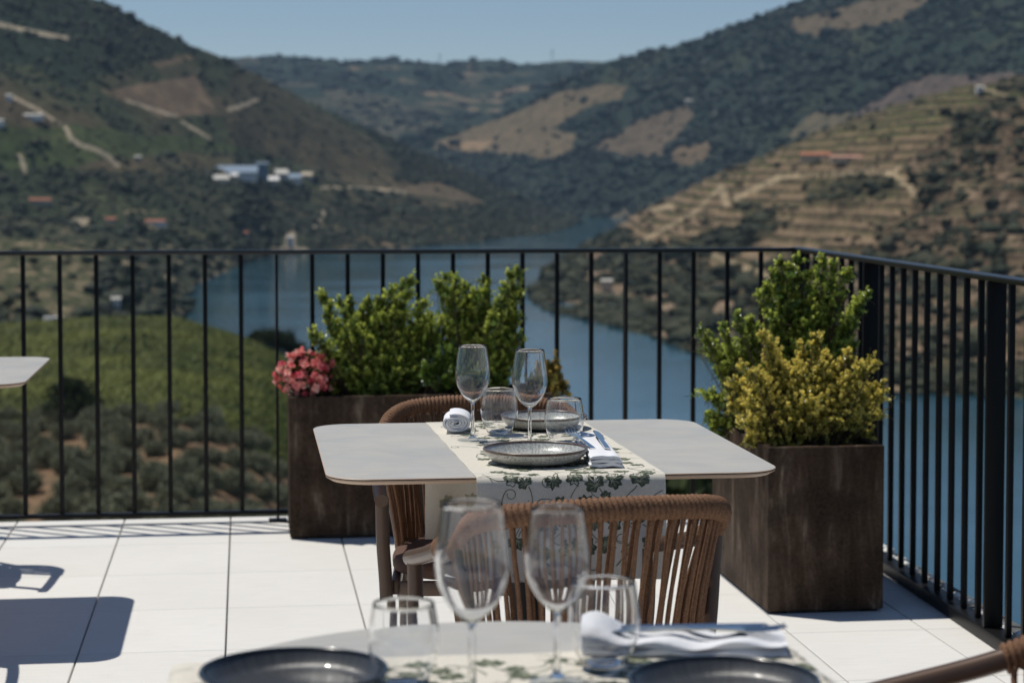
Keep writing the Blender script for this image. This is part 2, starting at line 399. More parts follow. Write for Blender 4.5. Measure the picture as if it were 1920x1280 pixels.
# ================================================================== FURNITURE
def rounded_rect(w, d, r, n=10):
    pts = []
    for (cx, cyy, a0) in ((w / 2 - r, d / 2 - r, 0), (-w / 2 + r, d / 2 - r, 90), (-w / 2 + r, -d / 2 + r, 180), (w / 2 - r, -d / 2 + r, 270)):
        for i in range(n + 1):
            a = radians(a0 + 90 * i / n); pts.append((cx + r * cos(a), cyy + r * sin(a)))
    return pts

def slab_top(outline):
    """table top: laminate face, thin dark core line, beige edge that is chamfered inwards underneath"""
    mb = MB(); n = len(outline)
    rings = [(0.0, .0, 0), (.0015, -.0012, 1), (.0015, -.0035, 2), (.0005, -.0040, 1), (.0005, -.0062, 1), (-.012, -.0125, 1)]
    cxm = sum(p[0] for p in outline) / n; cym = sum(p[1] for p in outline) / n
    vs = []
    for (off, z, _) in rings:
        for (x, y) in outline:
            l = sqrt((x - cxm) ** 2 + (y - cym) ** 2); vs.append((x + (x - cxm) / l * off, y + (y - cym) / l * off, z))
    mb.add(vs, [], 0)
    fs = [tuple(range(n))]; ms = [0]
    for k in range(len(rings) - 1):
        for j in range(n):
            fs.append((k * n + j, k * n + (j + 1) % n, (k + 1) * n + (j + 1) % n, (k + 1) * n + j)); ms.append(rings[k + 1][2])
    fs.append(tuple((len(rings) - 1) * n + j for j in range(n - 1, -1, -1))); ms.append(1)
    mb.f += fs; mb.m += ms
    return mb

def table(name, label, loc, outline, rz=0, group=None):
    t = empty(name, (*loc, 0), rz); tag(t, label, 'table', group)
    o = slab_top(outline).build('table_top', [M['laminate'], M['edge'], M['core']], t, angle=25); o.location = (0, 0, .75)
    m = MB(); m.tube([(0, 0, .03), (0, 0, .72)], .038, 20); m.box((0, 0, .728), (.42, .05, .018), bev=.003); m.box((0, 0, .7275), (.05, .42, .0165), bev=.003)
    m.build('pedestal', M['black'], t)
    MB().lathe([(0, 0), (.23, 0), (.232, .006), (.22, .012), (.06, .022), (.04, .03), (0, .03)], 48).build('base_plate', M['black'], t)
    return t
TC = (.606, 4.375)
table('square_table', 'square grey table with rounded corners, laid for two in the middle of the terrace', TC, rounded_rect(.90, .895, .088))
table('square_table', 'empty grey square table cut by the edge of the view, in front of the railing', (-1.07, 6.32), rounded_rect(.90, .895, .088))
RC = (.290, 2.262); RR = .382
table('round_table', 'round grey table with out of focus glasses and black plates on it', RC, [(RR * cos(2 * pi * i / 96), RR * sin(2 * pi * i / 96)) for i in range(96)])

# ---- chair: tube frame, rope-wrapped back rail, rope strands
def catmull(P, n):
    P = [Vector(p) for p in P]; out = []
    Q = [P[0] * 2 - P[1]] + P + [P[-1] * 2 - P[-2]]
    for i in range(1, len(Q) - 2):
        for k in range(n):
            t = k / n; a, b, c, d = Q[i - 1], Q[i], Q[i + 1], Q[i + 2]
            out.append(.5 * ((2 * b) + (c - a) * t + (2 * a - 5 * b + 4 * c - d) * t * t + (3 * b - a - 3 * c + d) * t ** 3))
    out.append(P[-1]); return out

def resample(P, step):
    d = [0]
    for i in range(1, len(P)): d.append(d[-1] + (P[i] - P[i - 1]).length)
    n = max(2, int(d[-1] / step)); out = []; j = 0
    for k in range(n + 1):
        s = d[-1] * k / n
        while j < len(P) - 2 and d[j + 1] < s: j += 1
        q = (s - d[j]) / max(1e-9, d[j + 1] - d[j]); out.append(P[j].lerp(P[j + 1], min(1, max(0, q))))
    return out

def make_chair():
    r = empty('armchair')
    half = [(-.235, .235, .604), (-.245, .13, .626), (-.25, -.02, .662), (-.248, -.10, .69), (-.232, -.18, .735), (-.185, -.245, .757), (-.10, -.275, .765), (0, -.283, .768)]
    full = half + [(-x, y, z) for x, y, z in reversed(half[:-1])]
    path = catmull(full, 8)
    MB().tube(resample(path, .012), .0155, 14).build('arm_rail', M['bronze'], r)
    # rope wrap round the back part of the rail, coil by coil
    back = [p for p in path if p.y < -.055]
    bp = resample(back, .0021); k = len(bp); m = MB(); n = 14; vs = []
    T = [(bp[min(i + 1, k - 1)] - bp[max(i - 1, 0)]).normalized() for i in range(k)]
    for i in range(k):
        side = T[i].cross(Vector((0, 0, 1))).normalized(); up = side.cross(T[i])
        for j in range(n):
            a = 2 * pi * j / n; ph = (i * .0021 / .0102 + .30 * sin(a) + .12 * mnoise.noise(Vector((i * .02, a, 0)))) % 1.0
            rad = .0132 + .0064 * sqrt(max(0, 1 - (2 * ph - 1) ** 2)) + .0008 * mnoise.noise(bp[i] * 60)
            vs.append(bp[i] + side * cos(a) * rad + up * sin(a) * rad * 1.12)
    fs = [(i * n + j, i * n + (j + 1) % n, (i + 1) * n + (j + 1) % n, (i + 1) * n + j) for i in range(k - 1) for j in range(n)]
    fs += [tuple(range(n - 1, -1, -1)), tuple((k - 1) * n + j for j in range(n))]
    m.add(vs, fs); m.build('rope_wrap', M['rope'], r, angle=None)
    # lower ring that carries the strands
    lh = [(-.205, -.05, .425), (-.203, -.12, .425), (-.172, -.19, .425), (-.095, -.222, .425), (0, -.230, .425)]
    lf = lh + [(-x, y, z) for x, y, z in reversed(lh[:-1])]
    low = catmull(lf, 8)
    lowr = resample(low, .005); MB().tube(resample(low, .01), .010, 10).build('lower_rail', M['bronze'], r)
    m = MB(); top = resample(back, .005); ns = 37
    for i in range(ns):
        q = .012 + .976 * i / (ns - 1)
        a = top[int(q * (len(top) - 1))]; b = lowr[int(q * (len(lowr) - 1))]
        for dd in (0,):
            rnd = random.uniform(-1, 1)
            out = Vector((a.x, a.y, 0)).normalized()
            pts = []
            for s in range(13):
                t = s / 12; p = a.lerp(b, t) + out * (-.006 * sin(pi * t)) + Vector((.0016 * rnd * sin(3 * t * pi), 0, 0))
                pts.append(p)
            m.tube(pts, [.0045 + .0004 * sin(s * 2.1) for s in range(13)], 8)
            # the return run of the same rope, tucked just inside
            pts2 = [p - out * .0105 + Vector((.008 * (1 if i % 2 else -1) * sin(pi * s / 12) * .6, .0, 0)) for s, p in enumerate(pts)]
            m.tube(pts2, .0042, 7)
    m.build('backrest', M['rope'], r, angle=None)
    # seat: woven pad on a flat rim
    def sq(t, a, b, e=2.8):
        c, s_ = cos(t), sin(t); return (a * math.copysign(abs(c) ** (2 / e), c), b * math.copysign(abs(s_) ** (2 / e), s_))
    m = MB(); nn = 48; rings = [(.0, .452), (.55, .455), (.88, .455), (.97, .449), (1, .438), (.995, .424), (.95, .418), (0.0, .418)]; vs = []
    for (q, z) in rings:
        for j in range(nn):
            x, y = sq(2 * pi * j / nn, .218 * max(q, .001), .220 * max(q, .001)); vs.append((x, y + .005, z))
    m.add(vs, [(i * nn + j, i * nn + (j + 1) % nn, (i + 1) * nn + (j + 1) % nn, (i + 1) * nn + j) for i in range(len(rings) - 1) for j in range(nn)])
    m.build('seat', M['cushion'], r, angle=50)
    m = MB()
    for sx in (-1, 1): m.box((sx * .205, .0, .398), (.020, .37, .034), bev=.004)
    m.box((0, .196, .398), (.39, .020, .0335), bev=.004); m.box((0, -.18, .398), (.36, .020, .0332), bev=.004)
    m.build('seat_frame', M['bronze'], r)
    for sx in (-1, 1):
        pts = catmull([(sx * .235, .20, .605), (sx * .233, .198, .50), (sx * .226, .200, .39), (sx * .222, .206, .2), (sx * .220, .215, 0)], 6)
        MB().tube(pts, [.0155 - .004 * max(0, (i / (len(pts) - 1) - .5)) * 2 for i in range(len(pts))], 12).build('leg', M['bronze'], r)
        pts = catmull([(sx * .246, -.115, .70), (sx * .228, -.145, .58), (sx * .204, -.18, .42), (sx * .200, -.21, .2), (sx * .202, -.25, 0)], 6)
        MB().tube(pts, [.0155 - .003 * i / (len(pts) - 1) for i in range(len(pts))], 12).build('leg', M['bronze'], r)
    return r
chair = make_chair()
def put_chair(o, x, y, deg, label, sc=1.0):
    o.location = (x, y, 0); o.rotation_euler = (0, 0, radians(deg)); o.scale = (sc,) * 3; tag(o, label, 'chair', 'rope backed armchairs at the terrace tables')
put_chair(chair, .58, 3.69, 9, 'rope backed armchair with its back to the viewer before the laid square table')
put_chair(copy_tree(chair), .56, 4.79, 174, 'brown rope backed armchair behind the laid square table, facing the viewer')
put_chair(copy_tree(chair), .945, 2.425, 84, 'brown rope backed armchair cut off at the lower corner, only its bronze arm showing')
put_chair(copy_tree(chair), -1.12, 7.05, 184, 'armchair on the railing side of the empty square table, known by its shadow')
put_chair(copy_tree(chair), -1.10, 5.62, -3, 'armchair on the near side of the empty square table, known by its shadow')

# ---- printed runner
IVY = [(0, -.36), (.10, -.40), (.30, -.52), (.44, -.36), (.46, -.24), (.66, -.16), (.62, .06), (.46, .14), (.50, .38), (.30, .36), (.20, .30), (.10, .50), (0, .68)]; IVY = IVY + [(-x, y) for x, y in IVY[-2:0:-1]]
def runner(name, label, surf, length, width, seed):
    """surf(s, t) -> (point, normal); s along the cloth 0..length, t across -width/2..width/2"""
    rnd = random.Random(seed); mb = MB(); ns, nt_ = int(length / .012), 26; vs = []
    for layer in (0, 1):
        for i in range(ns + 1):
            for j in range(nt_ + 1):
                p, n = surf(length * i / ns, width * (j / nt_ - .5)); vs.append(p - n * (.0011 * layer))
    W = nt_ + 1; K = (ns + 1) * W
    fs = [(i * W + j, i * W + j + 1, (i + 1) * W + j + 1, (i + 1) * W + j) for i in range(ns) for j in range(nt_)]
    fs += [(K + a, K + d, K + c, K + b) for a, b, c, d in list(fs)]
    rim = [i * W for i in range(ns + 1)] + [ns * W + j for j in range(1, W)] + [i * W + nt_ for i in range(ns - 1, -1, -1)] + [j for j in range(nt_ - 1, 0, -1)]
    fs += [(rim[i], rim[(i + 1) % len(rim)], K + rim[(i + 1) % len(rim)], K + rim[i]) for i in range(len(rim))]
    mb.add(vs, fs, 0)
    def at(s, t, lift=.0004):
        p, n = surf(min(length, max(0, s)), min(width / 2, max(-width / 2, t))); return p + n * lift
    def strip(P, w, mi, lift):
        vs = []; n = len(P)
        for i in range(n):
            a = P[max(0, i - 1)]; b = P[min(n - 1, i + 1)]; dx, dy = b[0] - a[0], b[1] - a[1]; l = sqrt(dx * dx + dy * dy) or 1
            ww = w * (1 - .5 * i / n)
            vs += [at(P[i][0] - dy / l * ww, P[i][1] + dx / l * ww, lift), at(P[i][0] + dy / l * ww, P[i][1] - dx / l * ww, lift)]
        mb.add(vs, [(2 * i, 2 * i + 1, 2 * i + 3, 2 * i + 2) for i in range(n - 1)], mi)
    step = .043; a0 = 0
    for gi in range(int(length / step)):
        for gj in range(-3, 4):
            s = (gi + .5 + rnd.uniform(-.28, .28)) * step; t = (gj + rnd.uniform(-.28, .28) + (.5 if gi % 2 else 0)) * step
            if abs(t) > width / 2 - .022 or s < .02 or s > length - .02: continue
            kind = rnd.random(); ang = rnd.uniform(0, 2 * pi); sc = rnd.uniform(.023, .033)
            ca, sa = cos(ang), sin(ang)
            tr = lambda x, y: (s + sc * (x * ca - y * sa), t + sc * (x * sa + y * ca))
            if kind < .72:
                if s > length - .30:      # the print shows faintly on the back of the hanging end
                    vs = [at(s, t, -.0016)] + [at(*tr(x, y), -.0016) for x, y in IVY]; mb.add(vs, [(0, 1 + (i + 1) % len(IVY), 1 + i) for i in range(len(IVY))], 3)
                c = at(s, t); vs = [c] + [at(*tr(x, y)) for x, y in IVY]; n = len(IVY)
                mb.add(vs, [(0, 1 + i, 1 + (i + 1) % n) for i in range(n)], 1)
                for (x, y) in ((0, .5), (.36, .24), (-.36, .24), (.46, -.09), (-.46, -.09), (.27, -.34), (-.27, -.34)):
                    strip([tr(0, -.25), tr(x * .5, -.12 + (y + .12) * .5), tr(x * .86, y * .86)], sc * .028, 2, .0008)
                P = [tr(0, -.5)]; aa = ang - pi / 2; x, y = P[0]
                for q in range(16):
                    aa += rnd.uniform(-.12, .30) * (1 if seed % 2 else -1); x += cos(aa) * .0042; y += sin(aa) * .0042; P.append((x, y))
                strip([p for p in P if abs(p[1]) < width / 2], .0009, 1, .0006) if sum(abs(p[1]) < width / 2 for p in P) > 3 else None
            else:
                P = []; aa = ang; x, y = s, t; sg = rnd.choice((-1, 1))
                for q in range(30):
                    P.append((x, y)); aa += sg * (.04 + .018 * q * (1 if q > 14 else .2)); x += cos(aa) * .0040; y += sin(aa) * .0040
                P = [p for p in P if abs(p[1]) < width / 2 - .004]
                if len(P) > 3: strip(P, .0011, 1, .0006)
    o = mb.build(name, [M['linen'], M['ivy'], M['vein'], M['ivyback']], None, angle=60); tag(o, label, 'table runner')
    return o

def straight_surf(cx, cyy, rz, half_len, drop_a, zt=.7512):
    """a cloth along local Y: hangs at -half_len (drop_a), lies on top, hangs at +half_len"""
    R = .010; arc = R * pi / 2
    def f(s, t):
        fold = .0012 * sin(t * 55 + 1) + .0009 * sin(t * 23)
        if s < drop_a:
            k = drop_a - s; p = Vector((t, -half_len - R - .004 * (k / .2) + fold * 4 * min(1, k / .1), zt - R - k)); n = Vector((0, -1, .02))
        elif s < drop_a + arc:
            a = (s - drop_a) / R; p = Vector((t, -half_len - R * cos(a), zt - R + R * sin(a))); n = Vector((0, -cos(a), sin(a)))
        elif s < drop_a + arc + 2 * half_len:
            q = s - drop_a - arc; p = Vector((t, -half_len + q, zt + .0004 * (1 + sin(q * 40 + t * 30)))); n = Vector((0, 0, 1))
        elif s < drop_a + 2 * arc + 2 * half_len:
            a = (s - drop_a - arc - 2 * half_len) / R; p = Vector((t, half_len + R * sin(a), zt - R + R * cos(a))); n = Vector((0, sin(a), cos(a)))
        else:
            k = s - drop_a - 2 * arc - 2 * half_len; p = Vector((t, half_len + R + fold * 4 * min(1, k / .1), zt - R - k)); n = Vector((0, 1, 0))
        m = Matrix.Rotation(rz, 3, 'Z'); return m @ p + Vector((cx, cyy, 0)), (m @ n).normalized()
    return f
runner('table_runner', 'cream linen runner printed with green ivy leaves, hanging over the square table', straight_surf(.618, 4.375, radians(1.2), .4515, .195), .195 + .016 * 2 + .903 + .27, .372, 3)
runner('table_runner', 'blurred cream ivy printed runner across the round table', straight_surf(RC[0], RC[1] + .01, radians(-90), .372, .16), .16 + .032 + .744 + .16, .36, 8)

# ---- crockery, glass
def plate(name, label, x, y, R, dark=False, z=.7535):
    r = empty(name, (x, y, z), random.uniform(0, 6)); tag(r, label, 'plate')
    k = R / .118
    prof = [(0, 0), (.070 * k, 0), (.082 * k, .001), (.100 * k, .006), (.112 * k, .016), (.1165 * k, .026)]
    MB().lathe(prof + [(.1165 * k, .0265), (.1125 * k, .0268)] , 96).build('body', M['blackglaze' if dark else 'stone'], r, angle=60)
    MB().lathe([(.1115 * k, .0255), (.1130 * k, .0290), (.1165 * k, .0293), (.1180 * k, .0266), (.1162 * k, .0240), (.1130 * k, .0240)], 96, closed=True).build('rim', M['blackglaze' if dark else 'rimbrown'], r, angle=80)
    MB().lathe([(0, .0062), (.050 * k, .0058), (.082 * k, .0066), (.092 * k, .0078), (.104 * k, .0135), (.1125 * k, .0262)], 96).build('well', M['darkwell' if dark else 'well'], r, angle=80)
    return r
plate('dinner_plate', 'grey speckled plate with a brown rim beside the fork and knife', .583, 4.105, .107)
plate('dinner_plate', 'grey speckled plate partly behind the glasses, on the railing side of the square table', .683, 4.67, .100)
plate('dinner_plate', 'blurred black rimmed plate next to the single tumbler on the round table', .052, 2.282, .106, True)
plate('dinner_plate', 'blurred black rimmed plate in front of the white napkin on the round table', .518, 2.178, .106, True)

def glassy(o):
    o.cycles.is_caustics_caster = True; return o
def wall_of(outer, th, n):
    """closed profile of a blown wall: outside up, inside down, thicker towards the bottom"""
    P = catmull([(a, 0, b) for a, b in outer], n); P = [(p.x, p.z) for p in P]; Q = []
    for i, (x, z) in enumerate(P):
        a = P[max(0, i - 1)]; b = P[min(len(P) - 1, i + 1)]; dx, dz = b[0] - a[0], b[1] - a[1]; l = sqrt(dx * dx + dz * dz) or 1
        t = th * (1 + 2.2 * max(0, 1 - i / (len(P) * .35)) ** 2); Q.append((max(0.0, x - dz / l * t), z + dx / l * t))
    return P, Q
def wine_glass(x, y, label, sc=1.0, z=.7535):
    r = empty('wine_glass', (x, y, z)); tag(r, label, 'wine glass', None); k = sc
    outer = [(.0042, .0835), (.0085, .0860), (.0185, .0950), (.0290, .1095), (.0358, .1265), (.0384, .1435), (.0376, .162), (.0348, .182), (.0305, .2085)]
    P, Q = wall_of(outer, .0009, 6)
    stem = [(.0036, .035), (.0037, .060), (.0040, .079)]
    foot = [(.0042, .018), (.0060, .0095), (.010, .0062)]
    prof = [(0, .0055), (.010, .0058)][:1] + [(.010, .0056)] + foot[::-1] + stem + P
    inner = Q[::-1]; inner = inner[:-1] + [(0, Q[1][1] + .002)]
    glassy(MB().lathe([(a * k, b * k) for a, b in prof + [((P[-1][0] + Q[-1][0]) / 2, P[-1][1] + .0004)] + inner], 72).build('bowl', M['glass'], r, angle=80))
    glassy(MB().lathe([(a * k, b * k) for a, b in [(.0102, .0060), (.020, .0034), (.031, .0019), (.0335, .0012), (.031, .0004), (.0102, .0014)]], 64, closed=True).build('foot', M['film'], r, angle=70))
    return r
wine_glass(.494, 4.455, 'clear wine glass standing next to the rolled napkin on the square table')
wine_glass(.603, 4.330, 'clear wine glass between the two tumblers on the square table')
wine_glass(.245, 2.217, 'large blurred wine glass nearer the railing side arm of the chair, on the round table', 1.06)
wine_glass(.352, 2.300, 'blurred wine glass close to the tumbler with the napkin behind, on the round table', .96)

def tumbler(x, y, label, sc=1.0, z=.7535):
    r = empty('tumbler', (x, y, z)); tag(r, label, 'tumbler'); k = sc
    outer = [(.022, .0006), (.0265, .0035), (.031, .012), (.0365, .025), (.0412, .042), (.0425, .056), (.0410, .076), (.0365, .102)]
    P, Q = wall_of(outer, .0010, 6)
    inner = Q[::-1][:-4] + [(.018, .0085), (0, .0085)]
    glassy(MB().lathe([(a * k, b * k) for a, b in [(0, .0006)] + P + [((P[-1][0] + Q[-1][0]) / 2, P[-1][1] + .0004)] + inner], 72).build('bowl', M['glass'], r, angle=80))
    return r
tumbler(.566, 4.560, 'clear tumbler between the two wine glasses on the square table')
tumbler(.680, 4.345, 'clear tumbler nearest the folded napkin on the square table')
tumbler(.176, 2.296, 'blurred tumbler beside the black plate without a napkin, on the round table', .95)
tumbler(.418, 2.365, 'blurred tumbler in front of the white napkin on the round table', 1.0)

# ---- napkins and cutlery
def rolled_napkin():
    r = empty('rolled_napkin', (.470, 4.585, .753), radians(-7)); tag(r, 'white cotton napkin rolled up, its spiral end towards the viewer, beside a wine glass', 'napkin')
    m = MB(); turns = 4.2; n = 150; L = .12; k = 14; vs = []
    for i in range(k + 1):
        y = L * i / k
        for layer in (0, 1):
            for j in range(n + 1):
                t = j / n; a = turns * 2 * pi * t + .8; rad = .0055 + .0235 * t - .0048 * layer + .0012 * sin(a * 2.0 + 1.3) + .0010 * mnoise.noise(Vector((a, y * 18, 0)))
                flat = .78
                vs.append((rad * cos(a) * 1.16, y + .0045 * mnoise.noise(Vector((a * .6, 3, layer))) * (1 if i in (0, k) else 0), max(.0004, .0228 + rad * sin(a) * flat)))
    W = n + 1; S = 2 * W
    fs = [(i * S + l * W + j, i * S + l * W + j + 1, (i + 1) * S + l * W + j + 1, (i + 1) * S + l * W + j) for i in range(k) for l in (0, 1) for j in range(n)]
    for i in (0, k): fs += [(i * S + j, i * S + j + 1, i * S + W + j + 1, i * S + W + j) for j in range(n)]
    fs += [(i * S + n, i * S + W + n, (i + 1) * S + W + n, (i + 1) * S + n) for i in range(k)]
    m.add(vs, fs); m.build('cloth', M['napkin'], r, angle=60)
rolled_napkin()

def folded(name, label, loc, rz, w, L, layers=4, puff=.006, peak=0):
    r = empty(name, loc, rz); tag(r, label, 'napkin')
    m = MB()
    for q in range(layers):
        z0 = q * puff; n = 18; k = 26; vs = []; wq = w * (1 - .05 * q); sh = .002 * sin(q * 2.3)
        for lay in (0, 1):
            for i in range(k + 1):
                for j in range(n + 1):
                    x = (j / n - .5); y = i / k
                    ww = wq * (1 - .35 * max(0, y - .75) ** 1.4 * 2)
                    e = 1 - (abs(2 * x)) ** 6
                    zz = z0 + (puff * (.95 if lay else .08)) * (.45 + .55 * e) + .0022 * mnoise.noise(Vector((x * 3, y * 5, q))) + .001
                    zz += .006 * max(0, y - .5) ** 2 * q + peak * (.25 + .75 * lay) * (q + 1) / layers * math.exp(-((y * L - .012) / .040) ** 2) * (1 - .5 * abs(2 * x + .3)) + (.004 * lay * sin(y * 17 + x * 3) if peak else 0)
                    vs.append((x * ww + sh, y * L + .003 * mnoise.noise(Vector((x * 4, q, 1))), max(.0003, zz)))
        W = n + 1; K = (k + 1) * W
        fs = [(l * K + i * W + j, l * K + i * W + j + 1, l * K + (i + 1) * W + j + 1, l * K + (i + 1) * W + j) for l in (0, 1) for i in range(k) for j in range(n)]
        rim = [i * W for i in range(k + 1)] + [k * W + j for j in range(1, W)] + [i * W + n for i in range(k - 1, -1, -1)] + [j for j in range(n - 1, 0, -1)]
        fs += [(rim[i], rim[(i + 1) % len(rim)], K + rim[(i + 1) % len(rim)], K + rim[i]) for i in range(len(rim))]
        m.add(vs, fs)
    m.build('cloth', M['napkin'], r, angle=60); return r
folded('folded_napkin', 'white cotton napkin folded into a pocket that holds a fork and a knife', (.712, 4.005, .753), radians(-4), .066, .36, 3, .0075)
folded('folded_napkin', 'blurred white napkin folded long on the round table behind a black plate', (.405, 2.46, .753), radians(-99), .080, .25, 2, .0085, .026)

def fork():
    m = MB(); pts = [(0, -.05, .0), (0, .02, .0012), (0, .07, .0008), (0, .098, .0), (0, .112, -.001)]; ws = [.0058, .004, .0035, .0085, .0115]
    vs = []
    for (x, y, z), wd in zip(pts, ws):
        for zz in (0, .0022): vs += [(x - wd, y, z + zz), (x + wd, y, z + zz)]
    fs = []
    for i in range(4):
        a = i * 4; fs += [(a, a + 1, a + 5, a + 4), (a + 2, a + 6, a + 7, a + 3), (a, a + 4, a + 6, a + 2), (a + 1, a + 3, a + 7, a + 5)]
    fs += [(0, 2, 3, 1), (16, 17, 19, 18)]; m.add(vs, fs)
    for k in range(4):
        x = -.0099 + k * .0066; m.tube([(x, .111, .0), (x, .13, -.0003), (x, .15, .001), (x, .163, .004)], [.0019, .0017, .0014, .0007], 6)
    return m
def knife():
    m = MB(); out = [(-.006, -.05), (.006, -.05), (.0055, .055), (.0095, .062), (.0102, .12), (.007, .145), (.001, .158), (-.004, .152), (-.0052, .06)]
    n = len(out); m.add([(x, y, 0) for x, y in out] + [(x * .96, y, .0022) for x, y in out], [tuple(range(n - 1, -1, -1)), tuple(range(n, 2 * n))] + [(i, (i + 1) % n, n + (i + 1) % n, n + i) for i in range(n)])
    return m
o = fork().build('fork', M['steel']); o.location = (.698, 4.155, .7800); o.rotation_euler = (radians(3), 0, radians(4)); tag(o, 'steel fork with its tines up, tucked in the folded napkin', 'fork')
o = knife().build('knife', M['steel']); o.location = (.733, 4.150, .7800); o.rotation_euler = (radians(3), radians(6), radians(-2)); tag(o, 'steel knife reflecting blue sky, tucked in the folded napkin', 'knife')
o = knife().build('knife', M['steel']); o.location = (.478, 2.455, .7780); o.rotation_euler = (radians(1), radians(5), radians(-97)); tag(o, 'blurred steel knife lying along the white napkin on the round table', 'knife')
o = fork().build('fork', M['steel']); o.location = (.490, 2.432, .7780); o.rotation_euler = (radians(1), 0, radians(-96)); tag(o, 'blurred steel fork lying along the white napkin on the round table', 'fork')

for o in list(bpy.data.objects):
    if o.name.split('.')[0] in ('table_runner', 'table_top', 'cloth', 'well', 'body', 'terrace_floor'): o.cycles.is_caustics_receiver = True
# ================================================================== PLANTERS
def planter(label, x0, x1, y0, y1, h):
    r = empty('planter', ((x0 + x1) / 2, (y0 + y1) / 2, 0)); tag(r, label, 'planter')
    W, D = x1 - x0, y1 - y0; t = .022; m = MB()
    o = rounded_rect(W, D, .006, 3); i_ = rounded_rect(W - 2 * t, D - 2 * t, .004, 3); n = len(o)
    rings = [(o, .006, .0), (o, 0, .004), (o, 0, h - .003), (o, .002, h), (i_, -.002, h), (i_, 0, h - .003), (i_, 0, h - .12)]
    vs = []
    for (pts, ins, z) in rings:
        for (x, y) in pts: vs.append((x - math.copysign(ins, x), y - math.copysign(ins, y), z + .006))
    fs = [(k * n + j, k * n + (j + 1) % n, (k + 1) * n + (j + 1) % n, (k + 1) * n + j) for k in range(len(rings) - 1) for j in range(n)] + [tuple(range(n - 1, -1, -1))]
    m.add(vs, fs); m.build('pot', M['planter'], r, angle=30)
    m = MB(); nx, ny = 26, 18; vs = []
    for a in range(nx + 1):
        for b in range(ny + 1):
            x = (W - 2 * t - .001) * (a / nx - .5); y = (D - 2 * t - .001) * (b / ny - .5); vs.append((x, y, h - .03 + .014 * mnoise.noise(Vector((x * 25, y * 25, x0)))))
    m.add(vs, [(a * (ny + 1) + b, (a + 1) * (ny + 1) + b, (a + 1) * (ny + 1) + b + 1, a * (ny + 1) + b + 1) for a in range(nx) for b in range(ny)])
    m.build('soil', M['soil'], r)
    m = MB()
    for sx in (-1, 1):
        for sy in (-1, 1): m.box((sx * (W / 2 - .04), sy * (D / 2 - .04), .0035), (.05, .05, .0065))
    m.build('feet', M['black'], r)
planter('tall rust brown planter with yellow and green shrubs in the corner of the railing', 1.573, 1.938, 6.045, 6.80, .505)
planter('rust brown planter with pink begonias and green shrubs behind the laid table', .160, 1.135, 7.535, 7.90, .520)

# ---- shrubs of real leaves
def lerp3(a, b, t): return np.asarray(a)[None] * (1 - t[:, None]) + np.asarray(b)[None] * t[:, None]

